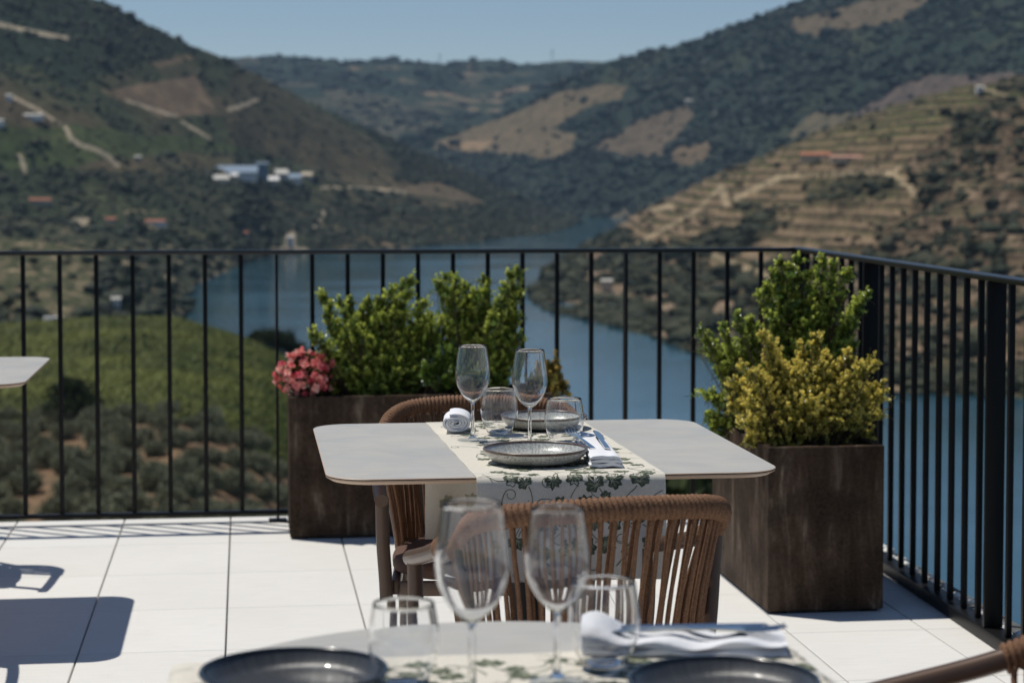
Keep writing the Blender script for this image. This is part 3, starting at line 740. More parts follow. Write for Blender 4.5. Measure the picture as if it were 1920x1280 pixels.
def shrub(name, label, cat, base, blobs, ntw, leaf_l, leaf_w, c_in, c_out, c_tip, mat, twig=(.05, .09), step=.0055, tuft=0, seed=1, upward=.55, reach=.85, sprigs=True):
    """blobs: (cx, cy, cz, rx, ry, rz, weight) in metres; twigs grow out of them, leaves in pairs along every twig"""
    rg = np.random.default_rng(seed); root = empty(name, base); tag(root, label, cat)
    B = np.array(blobs, float); ex = []
    for b in B:                       # sprigs that break the outline: small elongated lobes leaning out of every mass
        if b[6] < .45: continue
        for q in range(int(5 + b[6] * 1.5)):
            a = rg.uniform(-.25, pi + .25); dy = rg.uniform(-.7, .5); k = rg.uniform(.90, 1.18) + .16 * abs(sin(a)) * rg.random()
            ex.append((b[0] + b[3] * cos(a) * k, b[1] + b[4] * dy, b[2] + b[5] * sin(a) * k, .010 + b[3] * .07, .012, .022 + b[5] * .30, .10 + .02 * b[6]))
    if sprigs: B = np.concatenate([B * np.array([1, 1, 1, .90, .90, .84, 1]), np.array(ex)])
    B[:, 0] -= base[0]; B[:, 1] -= base[1]; B[:, 2] -= base[2]
    pr = B[:, 6] / B[:, 6].sum(); idx = rg.choice(len(B), ntw, p=pr)
    d = unit(rg.normal(size=(ntw, 3))); rad = rg.random(ntw) ** .42
    c = B[idx, :3]; P = c + d * rad[:, None] * B[idx, 3:6]
    P[:, 2] = np.maximum(P[:, 2], .004)
    D = unit(d * B[idx, 3:6] / B[idx, 3:6].max(1, keepdims=True) * reach + np.array([0, 0, upward]) * (.5 + rg.random((ntw, 1))) + rg.normal(size=(ntw, 3)) * .22)
    L = rg.uniform(*twig, ntw) * (.7 + .5 * rad); L = np.where((rg.random(ntw) < .10) & (rad > .75) & (D[:, 2] > .3), L * 1.75, L)
    P = P - D * (L * .75)[:, None]; P[:, 2] = np.maximum(P[:, 2], .004)
    # stems: from the soil to some of the twigs
    V = []; Fc = []; nb = 0
    for k in range(0, ntw):
        if k % 9 == 0:
            s = np.array([P[k, 0] * .35, P[k, 1] * .35, -.01]); e = P[k]; m_ = (s + e) / 2 + rg.normal(size=3) * .012; pts = [s, m_, e, e + D[k] * L[k]]; r_ = [.0032, .0022, .0013, .0006]
        elif k % 2 == 0: pts = [P[k] - D[k] * .02, P[k], P[k] + D[k] * L[k]]; r_ = [.0010, .0010, .0005]
        else: continue
        for i, p in enumerate(pts):
            t = pts[min(i + 1, len(pts) - 1)] - pts[max(i - 1, 0)]; t = t / (np.linalg.norm(t) + 1e-9); a = np.cross(t, [.3, .7, .2]); a /= np.linalg.norm(a) + 1e-9; b = np.cross(t, a)
            for q in range(3): V.append(p + (a * cos(q * 2.094) + b * sin(q * 2.094)) * r_[i])
        for i in range(len(pts) - 1):
            for q in range(3): Fc.append([nb + i * 3 + q, nb + i * 3 + (q + 1) % 3, nb + (i + 1) * 3 + (q + 1) % 3, nb + (i + 1) * 3 + q])
        nb += len(pts) * 3
    np_mesh('stems', np.array(V), np.array(Fc), M['bark'], parent=root)
    nl = int(twig[1] / step); LP = []; LD = []; LN = []; LL = []; LW = []; LC = []
    side0 = unit(np.cross(D, rg.normal(size=(ntw, 3)))); side1 = np.cross(D, side0)
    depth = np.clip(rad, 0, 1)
    for j in range(nl):
        t = (j + .5) / nl; ang = j * 1.62 + rg.random(ntw) * .5
        for sgn in (1, -1):
            S = side0 * np.cos(ang)[:, None] * sgn + side1 * np.sin(ang)[:, None] * sgn
            bend = (1.25 - .6 * t)
            LP.append(P + D * (L * t)[:, None]); LD.append(unit(D * (.15 + .55 * t) + S * bend + rg.normal(size=(ntw, 3)) * .12))
            LN.append(unit(D * 1.0 - S * .3 + rg.normal(size=(ntw, 3)) * .25 + np.array([0, 0, .3])))
            g = rg.uniform(.75, 1.2, ntw) * (1 - .25 * (t > .9)); LL.append(leaf_l * g); LW.append(leaf_w * g)
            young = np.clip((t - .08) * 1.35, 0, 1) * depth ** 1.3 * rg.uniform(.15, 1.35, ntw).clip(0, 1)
            cc = lerp3(c_in, c_out, np.clip(depth * rg.uniform(.6, 1.2, ntw), 0, 1)); tipc = np.asarray(c_tip)[None]  # crown shade painted into the leaf colour: darker towards the centre
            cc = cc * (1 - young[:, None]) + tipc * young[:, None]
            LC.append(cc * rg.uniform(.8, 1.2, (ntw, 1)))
    if tuft:
        for j in range(tuft):
            dd = unit(D * rg.uniform(.2, 1.2, (ntw, 1)) + rg.normal(size=(ntw, 3)) * .7)
            LP.append(P + D * L[:, None] * rg.uniform(.86, 1.0, (ntw, 1))); LD.append(dd); LN.append(unit(rg.normal(size=(ntw, 3)) + D))
            g = rg.uniform(.6, 1.0, ntw); LL.append(leaf_l * g); LW.append(leaf_w * g)
            LC.append(np.asarray(c_tip)[None] * rg.uniform(.65, 1.25, (ntw, 1)) * np.array([1, 1, 1]))
    V, Fq, C = leaves(*[np.concatenate(a) for a in (LP, LD, LN, LL, LW, LC)])
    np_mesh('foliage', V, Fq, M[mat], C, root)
    return root

GI, GO, GT = (.018, .038, .009), (.17, .28, .045), (.30, .42, .06)  # GI: inner leaf green, darkened to stand in for crown shade
def at_px(u, v, y):          # point of the vertical plane at distance y behind column u and row v, used to read sizes off the photograph
    k = (u - 960) / F; x = y * (sY + cY * k) / (cY - sY * k); zc = x * sY + y * cY
    return (x, y, H + float(slope_of(v)) * zc)
def B(u, v, y, ru, rv, dep, wgt):
    x, yy, z = at_px(u, v, y); s = y / F; return (x, yy, z, ru * s, dep, rv * s, wgt)
def limbs(tips, base, y, r0, r1, wgt, seed, dep=.05, lift=.5):
    """lobes strung along branches that fan out from the base to every tip"""
    rg = np.random.default_rng(seed); out = []
    for (u, v) in tips:
        dy = rg.normal() * dep; bu = base[0] + (u - base[0]) * .35; mu, mv = bu + (u - bu) * .35, base[1] + (v - base[1]) * .62
        for t in np.linspace(.22, 1, 7):
            cu = (1 - t) ** 2 * base[0] + 2 * t * (1 - t) * mu + t * t * u; cv = (1 - t) ** 2 * base[1] + 2 * t * (1 - t) * mv + t * t * v
            r = r0 * (1 - t) + r1 * t
            out.append(B(cu, cv + r * .6, y + dy * t, r, r * 1.15, .012 + (1 - t) * .05, wgt * (.35 + .65 * (1 - t))))
    return out
y0 = 7.72; TP = (.86, .90, .20)
T1 = [(605, 550), (590, 620), (612, 585), (637, 560), (690, 557), (677, 577), (660, 600), (733, 537), (767, 520), (753, 530), (713, 553), (793, 560), (780, 600), (600, 665), (640, 625), (815, 650), (735, 600), (700, 620), (806, 585), (820, 618), (750, 560), (655, 560)]
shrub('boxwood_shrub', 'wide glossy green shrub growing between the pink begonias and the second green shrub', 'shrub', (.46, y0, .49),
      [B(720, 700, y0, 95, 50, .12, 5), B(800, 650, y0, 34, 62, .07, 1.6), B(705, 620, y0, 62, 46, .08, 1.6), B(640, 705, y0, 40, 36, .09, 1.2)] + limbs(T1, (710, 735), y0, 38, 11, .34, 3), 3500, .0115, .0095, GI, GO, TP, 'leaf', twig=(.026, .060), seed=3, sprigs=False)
T2 = [(823, 523), (837, 513), (853, 515), (873, 527), (910, 517), (903, 543), (893, 545), (957, 507), (972, 503), (970, 547), (967, 590), (973, 627), (935, 560), (845, 560), (830, 590), (925, 590), (962, 660)]
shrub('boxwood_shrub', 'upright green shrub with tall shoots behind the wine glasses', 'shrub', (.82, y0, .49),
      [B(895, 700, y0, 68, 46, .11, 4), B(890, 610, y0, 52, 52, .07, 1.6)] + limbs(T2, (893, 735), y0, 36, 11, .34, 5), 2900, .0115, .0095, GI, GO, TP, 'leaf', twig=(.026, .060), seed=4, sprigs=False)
shrub('boxwood_shrub', 'small light green shrublet low at the planter front, over the woven chair back', 'shrub', (.62, 7.62, .49),
      [B(828, 705, 7.62, 30, 32, .05, 2), B(845, 690, 7.62, 14, 24, .03, .6)], 190, .014, .009, (.04, .08, .02), (.12, .21, .035), (.28, .38, .07), 'leaf', seed=5)
shrub('golden_shrub', 'small yellowish shrub at the planter end beside the wine glass', 'shrub', (1.02, 7.68, .49),
      [B(1030, 725, 7.68, 24, 24, .05, 2), B(1040, 700, 7.68, 12, 18, .03, .6), B(1010, 735, 7.68, 22, 18, .05, 1)], 170, .012, .009, (.05, .06, .015), (.30, .27, .05), (.85, .60, .18), 'leaf', tuft=5, seed=6)
y1 = 6.55
T3 = [(1465, 487), (1496, 481), (1480, 500), (1542, 483), (1564, 492), (1589, 508), (1452, 508), (1427, 544), (1438, 535), (1625, 544), (1610, 560), (1600, 582), (1520, 505), (1575, 540), (1540, 550), (1480, 560), (1450, 590), (1560, 600), (1600, 640)]
T4 = [(1384, 587), (1406, 598), (1312, 614), (1337, 620), (1357, 609), (1327, 645), (1345, 684), (1320, 727), (1336, 735), (1327, 774), (1338, 800), (1420, 610), (1370, 640), (1365, 760)]
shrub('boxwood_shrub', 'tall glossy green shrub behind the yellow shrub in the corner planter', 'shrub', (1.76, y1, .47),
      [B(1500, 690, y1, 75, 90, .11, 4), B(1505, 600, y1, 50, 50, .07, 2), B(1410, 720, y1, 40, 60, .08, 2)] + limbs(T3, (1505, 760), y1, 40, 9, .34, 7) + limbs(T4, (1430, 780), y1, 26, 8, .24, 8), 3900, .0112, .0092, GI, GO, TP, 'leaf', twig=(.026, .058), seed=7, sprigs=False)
y2 = 6.22
T5 = [(1434, 620), (1440, 640), (1398, 677), (1375, 706), (1372, 745), (1531, 627), (1503, 645), (1553, 659), (1593, 663), (1636, 670), (1615, 680), (1655, 713), (1657, 730), (1652, 760), (1632, 806), (1460, 670), (1402, 812), (1434, 826), (1490, 690), (1530, 690), (1570, 700), (1420, 700), (1390, 780), (1610, 740), (1480, 730), (1540, 740)]
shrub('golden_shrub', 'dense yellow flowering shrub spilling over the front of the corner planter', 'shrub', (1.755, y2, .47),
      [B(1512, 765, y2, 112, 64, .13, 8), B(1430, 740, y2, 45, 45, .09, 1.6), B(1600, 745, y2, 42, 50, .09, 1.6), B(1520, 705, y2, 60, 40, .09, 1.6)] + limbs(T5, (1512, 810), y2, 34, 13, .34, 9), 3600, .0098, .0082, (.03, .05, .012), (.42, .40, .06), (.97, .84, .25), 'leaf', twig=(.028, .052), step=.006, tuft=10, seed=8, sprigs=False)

def begonia():
    rg = np.random.default_rng(21); base = (.16, 7.66, .49)
    root = empty('begonia', base); tag(root, 'pink begonia in full bloom at the end of the long planter', 'flower')
    x0, yy, z0 = at_px(572, 700, 7.64); s = 7.64 / F; n = 150
    d = unit(rg.normal(size=(n, 3))); rad = rg.random(n) ** .3
    P = np.array([x0 - base[0], yy - base[1], z0 - base[2]]) + d * rad[:, None] * np.array([54 * s, .085, 46 * s]); P[:, 1] -= .01
    LP = []; LD = []; LN = []; LL = []; LW = []; LC = []
    for k in range(n):
        out = unit(d[k] * .9 + np.array([0, -.25, .35])); a = unit(np.cross(out, rg.normal(size=3))); b = np.cross(out, a); base_c = np.array([(.80, .17, .20), (.86, .30, .30), (.74, .10, .16), (.90, .45, .42)][rg.integers(4)])
        sz = rg.uniform(.015, .023); cen = P[k]
        for q in range(7):
            an = q * 2 * pi / 4 + (.4 if q > 3 else 0) + rg.normal() * .15; o = a * cos(an) + b * sin(an)
            open_ = rg.uniform(.25, .8) if q < 4 else rg.uniform(.8, 1.6)
            LP.append(cen + out * .002 * q); LD.append(o + out * open_); LN.append(out - o * .3); LL.append(sz * (1 if q < 4 else .7)); LW.append(sz * (.95 if q < 4 else .6))
            LC.append(base_c * rg.uniform(.8, 1.12) + (np.array([.06, .14, .10]) if q % 3 == 0 else 0))
        for q in range(4):
            LP.append(cen + rg.normal(size=3) * .003 + out * .006); LD.append(out + rg.normal(size=3) * .5); LN.append(a); LL.append(.006); LW.append(.004); LC.append(np.array([.75, .50, .05]))
    V, Fq, C = leaves(np.array(LP), np.array(LD), np.array(LN), np.array(LL), np.array(LW), np.clip(np.array(LC), 0, 1), .18)
    np_mesh('flowers', V, Fq, M['petal'], C, root)
    n = 320; d = unit(rg.normal(size=(n, 3))); P = np.array([x0 - base[0] + .01, yy - base[1] + .015, z0 - base[2] - .022]) + d * rg.random((n, 1)) ** .4 * np.array([50 * s, .075, 40 * s]); P[:, 2] = np.maximum(P[:, 2], .005)
    V, Fq, C = leaves(P, unit(d + np.array([0, 0, .5])), unit(rg.normal(size=(n, 3)) + np.array([0, -.3, 1])), rg.uniform(.018, .03, n), rg.uniform(.016, .026, n), lerp3((.035, .03, .015), (.07, .10, .025), rg.random(n)), .15)
    np_mesh('foliage', V, Fq, M['leaf'], C, root)
    m = MB()
    for k in range(14):
        p = P[k * 9]; m.tube([(p[0] * .3 + .02, p[1] * .3, -.01), tuple(p * np.array([.7, .7, .6])), tuple(p)], [.004, .003, .002], 5)
    m.build('stems', M['bark'], root)
begonia()
# ================================================================== LANDSCAPE
ZW = -105.0
def dist_water(v, z=ZW): return (z - H) / slope_of(v)

def inside(poly, u, v):
    poly = np.array(poly, float); r = np.zeros(u.shape, bool); j = len(poly) - 1
    for i in range(len(poly)):
        xi, yi = poly[i]; xj, yj = poly[j]
        r ^= ((yi > v) != (yj > v)) & (u < (xj - xi) * (v - yi) / (yj - yi + 1e-12) + xi); j = i
    return r
def near_line(pts, w, u, v):
    m = np.zeros(u.shape, bool)
    for (a, b) in zip(pts[:-1], pts[1:]):
        ax, ay = a; bx, by = b; dx, dy = bx - ax, by - ay
        t = np.clip(((u - ax) * dx + (v - ay) * dy) / (dx * dx + dy * dy), 0, 1)
        m |= np.hypot(u - ax - dx * t, v - ay - dy * t) < w
    return m

HILLS = {}
def hill(name, us, ridge, base, nrow, cover, amp=30, scale=400., seed=0, power=1.0, step=0, bl=None, back=900):
    """a mountain side lofted from its foot (base: u, distance, height) to its ridge (ridge: u, row, distance) plus the far side"""
    ur, vr, dr = np.array(ridge, float).T; ub, db, hb = np.array(base, float).T
    U = us; R_d = np.interp(U, ur, dr); R_v = np.interp(U, ur, vr); R_h = H + slope_of(R_v) * R_d
    B_d = np.interp(U, ub, db); B_h = np.interp(U, ub, hb)
    T = np.linspace(0, 1, nrow); TB = np.linspace(1.02, 1.6, 10)
    P = []
    for t in T:
        d = B_d + (R_d - B_d) * t; h = B_h + (R_h - B_h) * t ** power
        P.append(land(U, d, h))
    P = np.array(P)                                   # nrow x nu x 3
    env = np.sin(np.pi * np.clip(T, 0, 1)) ** .8
    X, Y = P[..., 0] / scale, P[..., 1] / scale
    env2 = env[:, None] * np.clip((R_h - B_h) / 150, .15, 1.2)[None, :]
    P[..., 2] += amp * env2 * (fbm(X, Y, 5, seed) + .9 * (fbm(X * .8 + 5, Y * .8, 4, seed + 9, True) - .3))
    P[-2:, :, 2] += 0
    P[..., 2] += (np.minimum(1, T * 8)[:, None]) * 2.5 * fbm(P[..., 0] / 25, P[..., 1] / 25, 3, seed + 3) * (scale / 400)
    if step:
        h = P[..., 2]; q = h / step; f = q - np.floor(q); hs = (np.floor(q) + np.clip((f - .72) / .28, 0, 1) * .9 + f * .1) * step
        wgt = np.minimum(1, T * 6)[:, None]
        P[..., 2] = h * (1 - wgt) + hs * wgt
    nf = len(T); u_, v_, _ = uv_of(P)
    Cc, dens = cover(u_, v_, P)
    back_rows = []
    for t in TB:
        q = (t - 1) / .6; d = R_d + back * q; back_rows.append(land(U, d, P[-1, :, 2] - (P[-1, :, 2] - ZW + 20) * q ** 1.3 * .9 - 2 * q))
    PA = np.concatenate([P, np.array(back_rows)], 0); CA = np.concatenate([Cc, np.repeat(Cc[-1:], len(TB), 0)], 0)
    nr, nu = PA.shape[:2]; I = np.arange(nr * nu).reshape(nr, nu)
    Fq = np.stack([I[:-1, :-1], I[:-1, 1:], I[1:, 1:], I[1:, :-1]], -1).reshape(-1, 4)
    o = np_mesh(name, PA.reshape(-1, 3), Fq, M['terrain'], CA.reshape(-1, 3), smooth=not step); o['kind'] = 'structure'
    HILLS[bl or name] = (P, u_, v_, dens)
    return o

def on_hill(key, u, v):
    P, uu, vv, _ = HILLS[key]; m = np.hypot(uu - u, vv - v); c = m < max(6, m.min() + 1)
    d = np.where(c, np.linalg.norm(P[..., :2], axis=-1), 1e9); i = np.unravel_index(d.argmin(), d.shape); return P[i]

ICO_V = []; ICO_F = None
def ico(sub):
    bm = bmesh.new(); bmesh.ops.create_icosphere(bm, subdivisions=sub, radius=1); v = np.array([w.co[:] for w in bm.verts]); f = np.array([[w.index for w in q.verts] for q in bm.faces]); bm.free(); return v, f
IV, IF = ico(1); IV2, IF2 = ico(2)

def woods(name, label, key, n, size, c0, c1, seed=1, dfun=None):
    """far-off scrub and woodland, thousands of clumps"""
    rg = np.random.default_rng(seed); P, uu, vv, dens = HILLS[key]
    nr, nu = P.shape[:2]; w = dens * (.25 + np.clip(.5 + 1.6 * fbm(P[..., 0] / (size[1] * 9), P[..., 1] / (size[1] * 9), 4, seed + 70), 0, 2)); w[uu < -500] *= .25; w[uu > 2400] *= .25
    if dfun is not None: w = w * dfun(uu, vv)
    # area weight
    A = np.linalg.norm(np.gradient(P, axis=0), axis=-1) * np.linalg.norm(np.gradient(P, axis=1), axis=-1)
    D = np.linalg.norm(P[..., :2], axis=-1); w = w * A / D ** 1.6
    idx = rg.choice(nr * nu, n, p=(w / w.sum()).ravel()); r_, c_ = np.unravel_index(idx, (nr, nu))
    r2 = np.minimum(r_ + 1, nr - 1); c2 = np.minimum(c_ + 1, nu - 1); a = rg.random((n, 1)); b = rg.random((n, 1))
    C = P[r_, c_] * (1 - a) * (1 - b) + P[r2, c_] * a * (1 - b) + P[r_, c2] * (1 - a) * b + P[r2, c2] * a * b
    s = rg.uniform(*size, n) * np.exp(rg.normal(size=n) * .38)
    V = IV[None] * s[:, None, None] * (1 + .35 * rg.normal(size=(n, len(IV), 1)) * .6) * np.array([1, 1, .62]) + C[:, None, :] + np.array([0, 0, 1]) * s[:, None, None] * .25
    Fq = IF[None] + (np.arange(n) * len(IV))[:, None, None]
    col = lerp3(c0, c1, rg.random(n)) * rg.uniform(.7, 1.3, (n, 1)); col = np.repeat(col, len(IV), 0)
    o = np_mesh(name, V.reshape(-1, 3), Fq.reshape(-1, 3), M['treeleaf'], col, smooth=False); tag(o, label, 'woodland', kind='stuff')

def mixc(C, m, col, w=1.0):
    m = (m.astype(float) * w)[..., None]; return C * (1 - m) + np.array(col) * m

# land covers (real base colours)
SCRUB = (.050, .060, .034); DARK = (.018, .030, .020); OLIV = (.060, .070, .035); BROWN = (.135, .095, .062); TAN = (.26, .19, .12); GREEN = (.055, .085, .022); MAUVE = (.105, .078, .050); ROAD = (.42, .36, .27)
def nz(P, s, seed, o=4): return fbm(P[..., 0] / s, P[..., 1] / s + P[..., 2] / s * .7, o, seed)

def cover_left(u, v, P):
    C = np.ones(u.shape + (3,)) * np.array(SCRUB); n = nz(P, 260, 5); n2 = nz(P, 70, 8)
    C = mixc(C, np.clip((n + .1) * 2.2, 0, 1), MAUVE, .75); C = mixc(C, np.clip(n2 * 2, 0, 1), OLIV, .5)
    dens = .16 + .45 * np.clip(-n * 2 + .3, 0, 1)
    dark = inside([(-900, -400), (120, -60), (250, 30), (400, 110), (360, 105), (300, 110), (180, 150), (130, 170), (60, 120), (-40, 130), (-900, 60)], u + 12 * n2, v + 14 * n2)
    C = mixc(C, dark, (.022, .038, .028), .9); dens = np.where(dark, 1.3, dens)
    s2 = inside([(380, 95), (600, 200), (740, 262), (900, 335), (1080, 408), (1070, 436), (960, 430), (850, 385), (740, 330), (700, 260), (560, 190)], u, v)
    C = mixc(C, s2 & (u > 690), DARK, .8); dens = np.where(s2 & (u > 690), 1.5, dens)
    br = inside([(190, 172), (350, 145), (365, 140), (385, 175), (410, 215), (300, 222), (270, 205), (220, 185)], u + 4 * n2, v + 4 * n2)
    C = mixc(C, br, (.17, .125, .085), .95); dens = np.where(br, .0, dens)
    b2 = inside([(750, 352), (820, 340), (905, 378), (890, 390), (790, 386)], u + 6 * n2, v + 4 * n2); C = mixc(C, b2, (.15, .115, .075), .9); dens = np.where(b2, .03, dens)
    b3 = inside([(285, 118), (360, 102), (370, 108), (300, 128)], u, v); C = mixc(C, b3, (.16, .12, .08), .8)
    gr = inside([(-600, 225), (150, 235), (330, 260), (450, 280), (450, 292), (340, 285), (200, 300), (60, 320), (-600, 300)], u + 20 * n, v + 12 * n2)
    C = mixc(C, gr, (.052, .075, .028), .8); dens = np.where(gr, .2, dens)
    mv = inside([(440, 120), (600, 210), (700, 262), (760, 320), (640, 330), (430, 270), (420, 200)], u, v); C = mixc(C, mv, (.072, .060, .036), .7); dens = np.where(mv, .18, dens)
    band = inside([(-900, 300), (200, 320), (400, 325), (600, 335), (1085, 412), (1085, 440), (560, 480), (300, 640), (-900, 640)], u, v)
    C = mixc(C, band & (n2 < .25), (.030, .040, .024), .7); dens = np.where(band & ~b2, 1.1, dens)
    for pts, w in (([(122, 238), (135, 262), (150, 272), (178, 280), (205, 295), (220, 310)], 4.2), ([(38, 292), (42, 305), (46, 322)], 4), ([(590, 425), (606, 398)], 4), ([(430, 205), (480, 188)], 4), ([(240, 190), (330, 218)], 2.5), ([(20, 180), (70, 205), (110, 232)], 2.5), ([(-20, 40), (60, 60), (125, 72)], 4), ([(340, 228), (395, 260)], 2.5), ([(600, 352), (690, 352), (760, 360)], 2.0)):
        m = near_line(pts, w, u + 3 * n2, v + 2 * n2); C = mixc(C, m, ROAD, .85); dens = np.where(m, 0, dens)
    rocks = (nz(P, 16, 31, 3) > .42) & inside([(0, 380), (330, 380), (330, 640), (-200, 640), (-200, 380)], u, v); C = mixc(C, rocks, (.34, .27, .18), .8)
    for cx, cyy, rx, ry in ((100, 470, 20, 26), (55, 420, 16, 10), (150, 415, 18, 8), (365, 497, 20, 10), (225, 452, 14, 8), (540, 468, 40, 5), (545, 450, 12, 18)):
        m = ((u - cx) / rx) ** 2 + ((v - cyy) / ry) ** 2 < 1 + n2; C = mixc(C, m, (.40, .34, .25), .85); dens = np.where(m, 0, dens)
    dens = np.where(inside([(395, 295), (585, 292), (590, 338), (395, 338)], u, v), .25, dens)
    for hx, hy in ((80, 376), (208, 411), (292, 414), (63, 216), (3, 232), (18, 182), (263, 297), (545, 455), (465, 440)): dens = np.where((np.abs(u - hx) < 26) & (np.abs(v - hy) < 14), 0, dens)
    shore = (P[..., 2] < ZW + 9); C = mixc(C, shore & (n2 > .05), (.20, .15, .10), .7)
    return C, dens

def cover_far(u, v, P):
    C = np.ones(u.shape + (3,)) * np.array((.022, .036, .029)); n = nz(P, 500, 6); n2 = nz(P, 160, 7)
    C = mixc(C, np.clip(n2 * 3, 0, 1), (.045, .058, .036), .8); C = mixc(C, n > .30, (.11, .10, .07), .6); C = mixc(C, (n2 > .40), (.22, .16, .11), .7)
    return C, np.clip(.5 - n2 * 2, .1, 1)

def cover_massif(u, v, P):
    C = np.ones(u.shape + (3,)) * np.array((.026, .040, .030)); n = nz(P, 420, 4); n2 = nz(P, 120, 14)
    C = mixc(C, np.clip(n2 * 2.4 - .3, 0, 1), (.06, .065, .035), .6); dens = np.ones(u.shape)
    for poly, c in (([(800, 268), (850, 255), (960, 215), (1050, 175), (1120, 160), (1180, 165), (1160, 182), (1080, 208), (1035, 240), (1085, 255), (1070, 280), (1030, 298), (940, 290), (850, 282)], (.155, .12, .075)),
                    ([(1110, 280), (1200, 225), (1290, 195), (1300, 215), (1260, 260), (1240, 290), (1160, 290)], (.13, .10, .07)),
                    ([(1260, 275), (1335, 270), (1330, 300), (1270, 320), (1255, 295)], (.15, .11, .07)),
                    ([(1480, 62), (1490, 38), (1640, -5), (1760, -20), (1700, 40), (1600, 58), (1540, 70)], (.13, .10, .065)),
                    ([(1560, 240), (1650, 180), (1730, 142), (1900, 138), (2300, 60), (2300, 240), (1560, 300)], (.115, .088, .075)),
                    ([(1520, 215), (1600, 205), (1560, 250), (1480, 262)], (.13, .11, .07))):
        m = inside(poly, u + 9 * n2, v + 6 * n2); C = mixc(C, m, c, .9); dens = np.where(m, .05, dens)
    m = inside([(830, 268), (930, 262), (900, 282), (812, 278)], u, v); C = mixc(C, m, (.30, .21, .13), .8)
    m = (v > 388) & (n2 > 0.0) & (u > 1150); C = mixc(C, m, (.20, .16, .12), .5)
    return C, dens

STEP = 9.5
def cover_terraced(u, v, P):
    h = P[..., 2]; q = (h / STEP) % 1.0
    n = nz(P, 190, 21); n2 = nz(P, 40, 22); n3 = nz(P, 12, 23, 3)
    C = np.ones(u.shape + (3,)) * np.array((.225, .165, .105)); bank = q > .62
    C = mixc(C, (q > .36) & (q < .62), (.080, .085, .038), .75)
    C = mixc(C, bank, (.048, .038, .026), .95)
    rough = inside([(1900, 150), (1700, 300), (1720, 400), (1600, 480), (1500, 640), (1500, 800), (3500, 800), (3500, -100)], u + 30 * n, v + 20 * n2) | (v > 480 + 40 * n)
    C = mixc(C, rough & ~bank, (.130, .092, .062), .85); C = mixc(C, rough & (n2 > .1), (.10, .09, .05), .6); C = mixc(C, rough & (n3 > .25), (.27, .20, .14), .6)
    dens = np.where(rough, .9, .10)
    top = inside([(1200, 420), (1350, 320), (1560, 232), (1850, 145), (2400, 60), (2400, 200), (1900, 225), (1600, 270), (1400, 330), (1230, 420)], u, v)
    C = mixc(C, top & (n > -.1) & ~bank & (q > .22), (.070, .092, .030), .7); C = mixc(C, top & bank, (.050, .046, .028), .85)
    for poly, d in (([(1010, 480), (1080, 460), (1170, 430), (1230, 470), (1160, 560), (1300, 640), (1250, 640), (1000, 600)], 2.2), ([(1205, 470), (1290, 450), (1400, 425), (1430, 440), (1380, 480), (1200, 490)], 3.), ([(1380, 385), (1420, 375), (1460, 420), (1450, 440), (1400, 430)], 2.6),
                    ([(1510, 335), (1690, 330), (1690, 378), (1510, 378)], 1.4), ([(1790, 215), (1860, 215), (1870, 270), (1780, 270)], 3.), ([(1180, 490), (1420, 500), (1500, 640), (1200, 600)], 1.1), ([(1500, 690), (2600, 690), (2600, 800), (1500, 800)], 3.5)):
        m = inside(poly, u + 8 * n2, v + 5 * n2); dens = np.where(m, d, dens); C = mixc(C, m, (.05, .055, .028), .6)
    for pts, w in (([(1352, 352), (1362, 380)], 7), ([(1378, 375), (1400, 362), (1455, 335)], 5), ([(1455, 332), (1560, 328), (1650, 322)], 3.5), ([(1662, 325), (1690, 338), (1705, 352), (1718, 372)], 6), ([(1662, 325), (1685, 316)], 4), ([(1150, 480), (1300, 400), (1350, 352)], 3), ([(1340, 478), (1390, 500), (1450, 520)], 6), ([(1840, 165), (1920, 190)], 2.5), ([(1220, 395), (1260, 385)], 4)):
        m = near_line(pts, w, u + 2 * n2, v + 2 * n2); C = mixc(C, m, (.36, .29, .19), .9); dens = np.where(m, 0, dens)
    for cx, cyy, rx, ry in ((1120, 500, 30, 22), (1225, 570, 45, 26), (1255, 610, 26, 18), (1160, 545, 15, 12), (1350, 560, 26, 30)):
        m = ((u - cx) / rx) ** 2 + ((v - cyy) / ry) ** 2 < 1 + n2 * 2; C = mixc(C, m, (.29, .21, .15), .85); dens = np.where(m, .15, dens)
    for hx, hy in ((1527, 294), (1572, 297), (1836, 166), (1138, 543)): dens = np.where((np.abs(u - hx) < 34) & (np.abs(v - hy) < 14), 0, dens)
    shore = h < ZW + 4; C = mixc(C, shore & (n3 > -.1), (.22, .17, .12), .7)
    return C, dens

def useq(a, b, step, lo, hi, coarse): return np.unique(np.concatenate([np.arange(lo, a, coarse), np.arange(a, b, step), np.arange(b, hi + 1, coarse)]).astype(float))
def wbase(L): return [(u, float(dist_water(v)), ZW - 1.5) for u, v in L]

